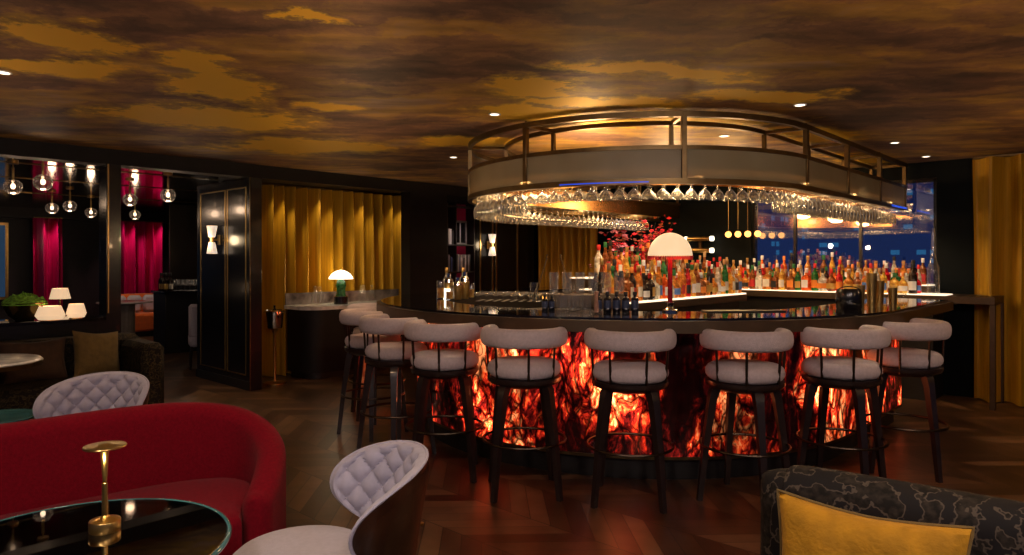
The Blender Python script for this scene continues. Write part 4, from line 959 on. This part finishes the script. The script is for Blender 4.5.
obj('body', B().box(0, 1.3, 0, .5, 0, .95, .01), M['black_matte'], bs); obj('bar_top', B().box(-.03, 1.33, -.03, .53, .95, .98, .005), M['black_lacquer'], bs)
bmir = obj('mirror_panel', B().box(0, 1.5, 0, .04, 0, 2.45), simple('dim antique mirror', (.16, .13, .10), .25, .9, .5, 1.5), None, W(4.78, 12.6, 0), UA); tag(bmir, 'smoky antique mirror panel behind the small black bar', 'mirror')
for k in range(24):
    g = bpy.data.objects.new('wine_glass', me_w); C.objects.link(g); g.rotation_euler = (PI, 0, 0); g.location = W(4.40+.075*(k % 12), 11.40+.13*(k//12), .98); g.scale = (.95, .95, .8)
    tag(g, 'wine glass upright on the small black bar, %s row' % ('front', 'back')[k//12], 'glass', 'glasses on the small bar %s row' % ('front', 'back')[k//12])
lamp('banquette_fill', 'SPOT', W(4.8, 13.8, 2.45), 45, (1, .75, .55), .05, W(4.85, 14.3, .4), 60, .8)  # added fill to strengthen the orange velvet
lamp('annex_bar_light', 'POINT', W(4.7, 11.1, 1.7), 5, (1, .75, .55), .1)
def bottle_group():
    for k in range(6): bottle(W(4.24+.08*(k % 2), 11.36+.0+.09*(k//2), .98), UA, 'tall', 'dark', ('gold', 'cream')[k % 2], 'black', 'on the small black bar', .95, 'bottles on the small black bar')
bottle_group()
dc = thing('dining_chair', 'pale upholstered chair beside the black partition in the next room', 'chair', W(4.12, 9.55, 0), UA+1.2)
obj('seat', B().box(-.24, .24, -.24, .24, .30, .46, .04), M['cream_seat'], dc); obj('backrest', B().box(-.24, -.16, -.24, .24, .42, .88, .035), M['cream_seat'], dc)
for x in (-.2, .2):
    for y in (-.2, .2): obj('leg', B().cyl((x, y, .31), (x*1.08, y*1.08, 0), .018, .012, 8), M['leg_wood'], dc)
# globe pendants
gl = None
globes = [(43, 183, 18), (13, 191, 17), (52, 213, 12), (70, 208, 12.5), (91, 204, 11), (168, 192, 15), (130, 198, 14), (135, 217, 10.5)]
glab = ['closest, above the moss bowl', 'at the far window side', 'farthest, above the narrow crimson curtain', 'over the stemmed shade lamp', 'last before the black column', 'closest to the black partition', 'first past the black column', 'farthest, above the orange banquette']
for (px, py, dp), lb in zip(globes, glab):
    Y = .175*690/dp*1.02; X = (px-512)/690*Y; Z = 2.24
    if gl is None:
        gl = thing('globe_pendant', '', 'pendant', (0, 0, 0), 0, 'cut glass globe pendants'); 
        prof = [(.012, .075), (.05, .068), (.085, .03), (.09, 0), (.075, -.045), (.04, -.075), (.012, -.08)]
        rings = [[((r*(1-.10*((j+k) % 2)))*math.cos(2*PI*j/20), (r*(1-.10*((j+k) % 2)))*math.sin(2*PI*j/20), z) for j in range(20)] for k, (r, z) in enumerate(prof)]
        obj('glass_globe', B().loops(rings), glassy('ribbed globe glass', (.9, .85, .8), .5, .35, .1), gl)
        obj('bulb', B().lathe([(.022*math.sin(a)+.0005, .005-.03*math.cos(a)) for a in [PI*j/8 for j in range(9)]], 12), M['globe_lit'], gl)
        obj('ceiling_mount', B().cyl((0, 0, .07), (0, 0, .20), .012, n=10).lathe([(.05, .24), (.05, .26), (0, .26)], 16).cyl((0, 0, .19), (0, 0, .25), .006, n=8), M['brass'], gl)
        g = gl; g.location = (X, Y, Z); g['label'] = 'cut glass globe pendant in the next room, '+lb
    else: g = copy_tree(gl, (X, Y, Z), 0, 'cut glass globe pendant in the next room, '+lb)
    lamp('globe_glow', 'POINT', (X, Y, Z-.13), 2.0, (1, .66, .42), .05)
for u in (3.8, 5.2, 5.8): lamp('curtain_wash', 'SPOT', W(u, 15.75, 2.45), 40, (1, .5, .55), .05, W(u, 16.1, .8), 70, .8)

# ---------------------------------------------------------------- pillows
def pillow(name, w_, h, th, mat, label, loc, rot, piping=None):
    n = 22; t = thing(name, label, 'cushion', loc); t.rotation_euler = rot; b = B()
    def P(i, j, s):
        x = -1+2*i/n; y = -1+2*j/n
        pin = 1-.13*(1-abs(x)**1.6)*abs(y)**3; pin2 = 1-.10*(1-abs(y)**1.6)*abs(x)**3
        e = max(0, (1-x**4)*(1-y**4))**.5
        wr = .09*noise.noise(Vector((x*3.5, y*2.5, s*3)))*e
        return (x*w_/2*pin2, s*th/2*(e*.92+wr), y*h/2*pin)
    for s in (1, -1):
        vs = [P(i, j, s) for i in range(n+1) for j in range(n+1)]; fs = [(i*(n+1)+j, (i+1)*(n+1)+j, (i+1)*(n+1)+j+1, i*(n+1)+j+1) for i in range(n) for j in range(n)]
        b.add(vs, fs, True)
    obj('cover', b, mat, t)
    if piping:
        ed = [P(i, 0, 1) for i in range(n)]+[P(n, j, 1) for j in range(n)]+[P(n-i, n, 1) for i in range(n)]+[P(0, n-j, 1) for j in range(n)]
        bb = B(); pts = [Vector(p) for p in ed]; rings = []
        for i in range(len(pts)):
            tt = (pts[(i+1) % len(pts)]-pts[i-1]).normalized(); a_ = Vector((0, 1, 0)); c_ = tt.cross(a_)
            rings.append([tuple(pts[i]+a_*.006*math.cos(2*PI*q/6)+c_*.006*math.sin(2*PI*q/6)) for q in range(6)])
        rings.append(rings[0]); bb.loops(rings, False, False, True); obj('piping', bb, piping, t)
    return t

# ---------------------------------------------------------------- upholstered back swept along a plan path
def spline(pts, k=8):
    out = []; n = len(pts)
    for i in range(n-1):
        p0 = Vector(pts[max(i-1, 0)]); p1 = Vector(pts[i]); p2 = Vector(pts[i+1]); p3 = Vector(pts[min(i+2, n-1)])
        for j in range(k):
            t = j/k; out.append(.5*((2*p1)+(-p0+p2)*t+(2*p0-5*p1+4*p2-p3)*t*t+(-p0+3*p1-3*p2+p3)*t**3))
    out.append(Vector(pts[-1])); return out
def sofa_back(path, th, z0, side=1, rake=.0):
    """path of (x, y, top height) along the inner face; thickness th outward"""
    P = spline(path); n = len(P); b = B(); rings = []
    for i, p in enumerate(P):
        q = P[min(i+1, n-1)]-P[max(i-1, 0)]; t = Vector((q.x, q.y, 0)).normalized(); s_ = Vector((t.y, -t.x, 0))*side*-1
        r = th/2; H = p.z; prof = []
        prof.append((rake*.0, z0))
        prof += [(0-rake*(f), z0+(H-r-z0)*f) for f in (.33, .66, 1)]
        prof += [(r-rake-r*math.cos(PI*k/10), H-r+r*math.sin(PI*k/10)) for k in range(1, 10)]
        prof += [(th-rake*f, z0+(H-r-z0)*f) for f in (1, .66, .33)]
        prof.append((th, z0))
        rings.append([(p.x+s_.x*a, p.y+s_.y*a, z) for a, z in prof])
    # round the free ends
    def endcap(ring, d):
        c = Vector((sum(v[0] for v in ring)/len(ring), sum(v[1] for v in ring)/len(ring), 0)); out = []
        for f, e in ((.9, .35), (.62, .75), (.25, .97)):
            out.append([(c.x+(v[0]-c.x)*f+d.x*e*th/2, c.y+(v[1]-c.y)*f+d.y*e*th/2, z0+(v[2]-z0)*(1-.06*(1-f))) for v in ring])
        return out
    d0 = (P[0]-P[1]); d0.z = 0; d0.normalize(); d1 = (P[-1]-P[-2]); d1.z = 0; d1.normalize()
    e0 = endcap(rings[0], d0); e1 = endcap(rings[-1], d1)
    return b.loops(list(reversed(e0))+rings+e1, True, True, True)
def cushion_poly(pts, z0, z1, e=.05, crown=.02):
    """soft-edged seat slab on a plan outline"""
    n = len(pts); c = Vector((sum(p[0] for p in pts)/n, sum(p[1] for p in pts)/n)); V = [Vector((p[0], p[1])) for p in pts]
    nrm = []
    area = sum(V[i].x*V[(i+1) % n].y-V[(i+1) % n].x*V[i].y for i in range(n)); sg = 1 if area > 0 else -1
    for i in range(n):
        t = (V[(i+1) % n]-V[i-1]).normalized(); nrm.append(Vector((t.y, -t.x))*sg)
    ring = lambda d, z: [(V[i].x-nrm[i].x*d, V[i].y-nrm[i].y*d, z) for i in range(n)]
    rs = [ring(e*.3, z0)]+[ring(0, z0+.01), ring(0, z1-e)]+[ring(e*(1-math.cos(a)), z1-e+e*math.sin(a)) for a in [PI/2*k/5 for k in range(1, 6)]]+[ring(e*1.8, z1+crown*.5), ring(e*3, z1+crown)]
    return B().loops(rs, True, True, True)
# red sofa
rs = thing('red_sofa', 'curved red wool sofa wrapping behind the glass table', 'sofa', (0, 0, 0))
rpath = [(-3.4, 1.75, .77), (-2.75, 2.33, .77), (-2.12, 2.88, .775), (-1.82, 3.15, .78), (-1.60, 3.31, .775), (-1.42, 3.37, .75), (-1.29, 3.34, .70), (-1.20, 3.24, .63), (-1.165, 3.10, .55), (-1.16, 2.97, .48)]
obj('backrest', sofa_back(rpath, .13, .06, 1), M['red'], rs)
inner = [(p.x, p.y) for p in spline([(a, b_, 0) for a, b_, z in rpath], 4)]
front = [(-1.12, 2.86), (-1.20, 2.76), (-1.32, 2.66), (-1.5, 2.50), (-1.8, 2.24), (-2.2, 1.88), (-2.6, 1.5), (-3.0, 1.1)]
obj('seat_cushion', cushion_poly(inner+front, .12, .42, .05), M['red'], rs)
obj('plinth', cushion_poly([(x*.985-.03, y*.985+.02) for x, y in inner+front], 0, .13, .01, 0), M['black_matte'], rs)

# glass table
gt = thing('cocktail_table', 'round smoked glass table with dark green rim and brass loop legs', 'table', (-1.33, 2.07, 0))
obj('glass_top', B().lathe([(0, .588), (.438, .588), (.445, .594), (.438, .60), (0, .60)], 96), M['table_glass'], gt)
obj('rim', B().tube([(.446*math.cos(2*PI*j/96), .446*math.sin(2*PI*j/96), .594) for j in range(96)], .008, 10, True), M['table_edge'], gt)
for k in range(3):
    a = .35+k*2*PI/3; d = Vector((math.cos(a), math.sin(a), 0)); s2 = Vector((-d.y, d.x, 0))
    obj('leg', B().sweep([tuple(d*.38+Vector((0, 0, .586))), tuple(d*.38+Vector((0, 0, .04))), tuple(d*.36+Vector((0, 0, .012))), tuple(d*.06+Vector((0, 0, .012)))], [(-.03, -.004), (.03, -.004), (.03, .004), (-.03, .004)], up=s2.cross(Vector((.0, 0, 1))) if False else Vector((d.x*.0+s2.x, s2.y, 0))), M['brass'], gt)
obj('foot_plate', B().lathe([(0, 0), (.10, 0), (.10, .012), (0, .016)], 32), M['brass'], gt)
bl = thing('cordless_lamp', 'slim brass disc lamp standing on the smoked glass table', 'lamp', (-1.31, 2.22, .60)); bl.scale = (.88, .88, .95)
obj('base', B().lathe([(0, 0), (.050, 0), (.052, .003), (.052, .034), (.050, .037), (.02, .044), (.010, .052), (0, .052)], 36), M['brass'], bl)
obj('stem', B().lathe([(.010, .05), (.0095, .16), (.007, .162), (.007, .165), (.014, .272), (.011, .28), (0, .28)], 20), M['brass'], bl)
tp = obj('disc_shade', B().lathe([(0, .276), (.020, .274), (.070, .282), (.0715, .285), (.070, .288), (.03, .2885), (.012, .294), (0, .294)], 40), M['brass'], bl)
obj('light_ring', B().lathe([(.016, .2735), (.028, .2748), (.028, .2738), (.016, .2725)], 24), M['white_lit'], bl)
lamp('cordless_glow_and_spot', 'POINT', (-1.30, 2.185, .60+.235), 1.1, (1, .78, .45), .012)
lamp('cordless_glow_and_spot', 'SPOT', (-1.29, 2.02, CEIL-.05), 30, WARM2, .05, (-1.31, 2.22, .6), 22, .6)  # ceiling spot aimed at the lamp, apart from its own glow

# tufted chairs
def tufted_chair(label, loc, rz):
    t = thing('tufted_chair', label, 'chair', loc, rz, 'lavender tufted chairs')   # faces local +X; back wraps round -X
    HW, HZ, ZCn, r0 = .425, .19, .565, .29
    NR, NT = 44, 140
    def pt(rho, th, off):
        s_ = HW*rho*math.cos(th); ze = HZ*rho*math.sin(th)
        z = ZCn+ze; 
        phi = s_/r0; rr = r0+off+.16*max(0, z-.45)
        return (-(rr)*math.cos(phi), rr*math.sin(phi), z)
    def puff(rho, th):
        s_ = HW*rho*math.cos(th)/.052; q = HZ*rho*math.sin(th)/.056
        a, b_ = (s_+q)*.5, (s_-q)*.5
        pf = (abs(math.sin(PI*a))*abs(math.sin(PI*b_)))**.45
        edge = max(0, 1-rho**16)**.5
        return edge*(.012+.027*(pf if rho < .94 else pf+(1-pf)*(rho-.94)*16))
    b = B(); rings = []
    for i in range(NR+1):
        rho = max(.002, (i/NR)); rings.append([pt(rho, 2*PI*j/NT, -puff(rho, 2*PI*j/NT)) for j in range(NT)])
    rings.append([pt(1.0, 2*PI*j/NT, .012) for j in range(NT)]); rings.append([pt(.96, 2*PI*j/NT, .016) for j in range(NT)])
    b.loops(rings, True, False, True); tb = obj('tufted_back', b, M['lavender'], t)
    b = B(); rings = []
    for i in range(NR+1):
        rho = max(.002, i/NR)*.985; rings.append([pt(rho, 2*PI*j/NT, .014+.014*max(0, 1-rho**6)) for j in range(NT)])
    rings.append([pt(.975, 2*PI*j/NT, .004) for j in range(NT)])
    b.loops(rings, True, False, True); obj('back_shell', b, M['walnut'], t, label='dark walnut outer shell')
    obj('welt', B().tube([pt(1.0, 2*PI*j/NT, .012) for j in range(NT)], .006, 6, True), M['lavender'], tb)
    bt = B()
    for ia in range(-9, 10):
        for ib in range(-9, 10):
            s_ = (ia+ib)*.052; ze = (ia-ib)*.056
            rho = math.hypot(s_/HW, ze/HZ)
            if rho < .93:
                th = math.atan2(ze/HZ, s_/HW); p = pt(rho, th, -.016); bt.lathe([(.001, -.004), (.004, -.003), (.005, 0), (.004, .003), (.001, .004)], 8, p)
    o = obj('tufting_buttons', bt, M['cream_seat'], tb)
    obj('seat_cushion', B().lathe([(.19, .350), (.230, .365), (.246, .395), (.241, .422), (.22, .440), (.12, .448), (.001, .449)], 44, (.10, 0, 0), sx=1.0, sy=.98), M['cream_seat'], t)
    obj('seat_base', B().lathe([(.001, .32), (.22, .32), (.25, .34), (.25, .357), (.001, .357)], 36, (.08, 0, 0)), M['walnut'], t)
    for a in (40, 140, 220, 320):
        c, s_ = math.cos(R(a)), math.sin(R(a)); obj('leg', B().cyl((.08+.20*c, .20*s_, .33), (.08+.27*c, .27*s_, 0), .020, .011, 10), M['walnut'], t)
    obj('brass_stud', B().lathe([(.012, -.004), (.012, .004), (.001, .008)], 12, (-.335, 0, .47)), M['brass'], t)
    return t
tufted_chair('lavender button-tufted chair with dark shell, seat facing the glass table', (-.66, 2.50, 0), R(200))
tufted_chair('lavender button-tufted chair behind the red sofa, facing the room', (-2.52, 4.05, 0), R(-92))

# patterned sofa at the right
psf = thing('patterned_sofa', 'black and taupe damask sofa carrying the mustard cushion', 'sofa', (0, 0, 0))
d = Vector((.80, -.60)); nn = Vector((-.60, -.80))
q0 = Vector((.86, 2.21))
pth = [(q0.x+d.x*s_, q0.y+d.y*s_, z) for s_, z in ((0, .78), (.08, .80), (.6, .80), (1.2, .80), (2.0, .80))]
obj('backrest', sofa_back(pth, .17, .08, 1), M['damask'], psf)
sq = lambda a, b_: (q0.x+d.x*a+nn.x*b_, q0.y+d.y*a+nn.y*b_)
obj('seat_cushion', cushion_poly([sq(-.05, 0), sq(2.0, 0), sq(2.0, .62), sq(-.05, .62)], .10, .43, .03, .01), M['damask'], psf)
obj('leg', B().box(-.03, .03, -.03, .03, 0, .10), M['leg_wood'], psf, (*sq(.05, .05), 0)); obj('leg', B().box(-.03, .03, -.03, .03, 0, .10), M['leg_wood'], psf, (*sq(.05, .55), 0))
pc = sq(.27, .15)
pillow('throw_pillow', .50, .40, .17, M['gold_pillow'], 'mustard velvet cushion with dark piping on the damask sofa', (pc[0], pc[1], .57), (R(-14), 0, math.atan2(d.y, d.x)), M['olive_pillow'])

# brown sofa by the ledge
bsf = thing('brown_sofa', 'brown and gold damask sofa below the black ledge', 'sofa', W(0, 6.35, 0), UA)
obj('backrest', B().box(-1.2, 2.46, .82, 1.08, .10, .76, .05), M['damask_brown'], bsf); obj('seat_cushion', B().box(-1.2, .72, .22, .82, .12, .44, .06), M['damask_brown'], bsf); obj('seat_cushion', B().box(.73, 2.26, .22, .82, .12, .44, .06), M['damask_brown'], bsf)
obj('armrest', B().box(2.26, 2.46, .22, .82, .10, .72, .05), M['damask_brown'], bsf)
obj('plinth', B().box(-1.15, 2.42, .28, 1.02, 0, .12), M['black_matte'], bsf)
pillow('throw_pillow', .50, .38, .15, M['brown_pillow'], 'chocolate brown velvet cushion on the brown sofa', (*W(1.55, 7.03)[:2], .60), (R(-14), 0, UA), None)
pillow('throw_pillow', .42, .42, .15, M['olive_pillow'], 'olive gold cushion next to the chocolate cushion, at the sofa end', (*W(2.03, 7.03)[:2], .62), (R(-14), R(6), UA+.25), None)
pillow('throw_pillow', .42, .42, .15, M['olive_pillow'], 'olive gold cushion at the picture edge behind the marble table', (*W(.70, 7.03)[:2], .62), (R(-14), R(-4), UA-.1), None)
rt = thing('marble_table', 'round white marble table with dark rim beside the brown sofa', 'table', (-3.86, 5.0, 0))
obj('table_top', B().lathe([(0, .715), (.37, .715), (.385, .73), (.37, .742), (0, .742)], 48), M['marble'], rt); obj('rim', B().lathe([(.30, .69), (.375, .69), (.387, .722), (.383, .722), (.37, .716), (.30, .716)], 48, cap0=False, cap1=False), M['dark_brass'], rt)
obj('pedestal', B().lathe([(0, 0), (.22, 0), (.22, .02), (.05, .05), (.04, .69), (.12, .70), (0, .70)], 28), M['black_matte'], rt)
gd = thing('glass_drum_table', 'low round clear glass side table behind the red sofa', 'table', (-3.20, 4.28, 0))
obj('glass_top', B().lathe([(0, .485), (.22, .485), (.225, .495), (.22, .50), (0, .50)], 40), M['table_edge'], gd); obj('glass_wall', B().lathe([(.215, .02), (.215, .484), (.205, .484), (.205, .02)], 40, cap0=False, cap1=False), M['pane'], gd); obj('base', B().lathe([(0, 0), (.22, 0), (.22, .02), (0, .02)], 32), M['dark_brass'], gd)
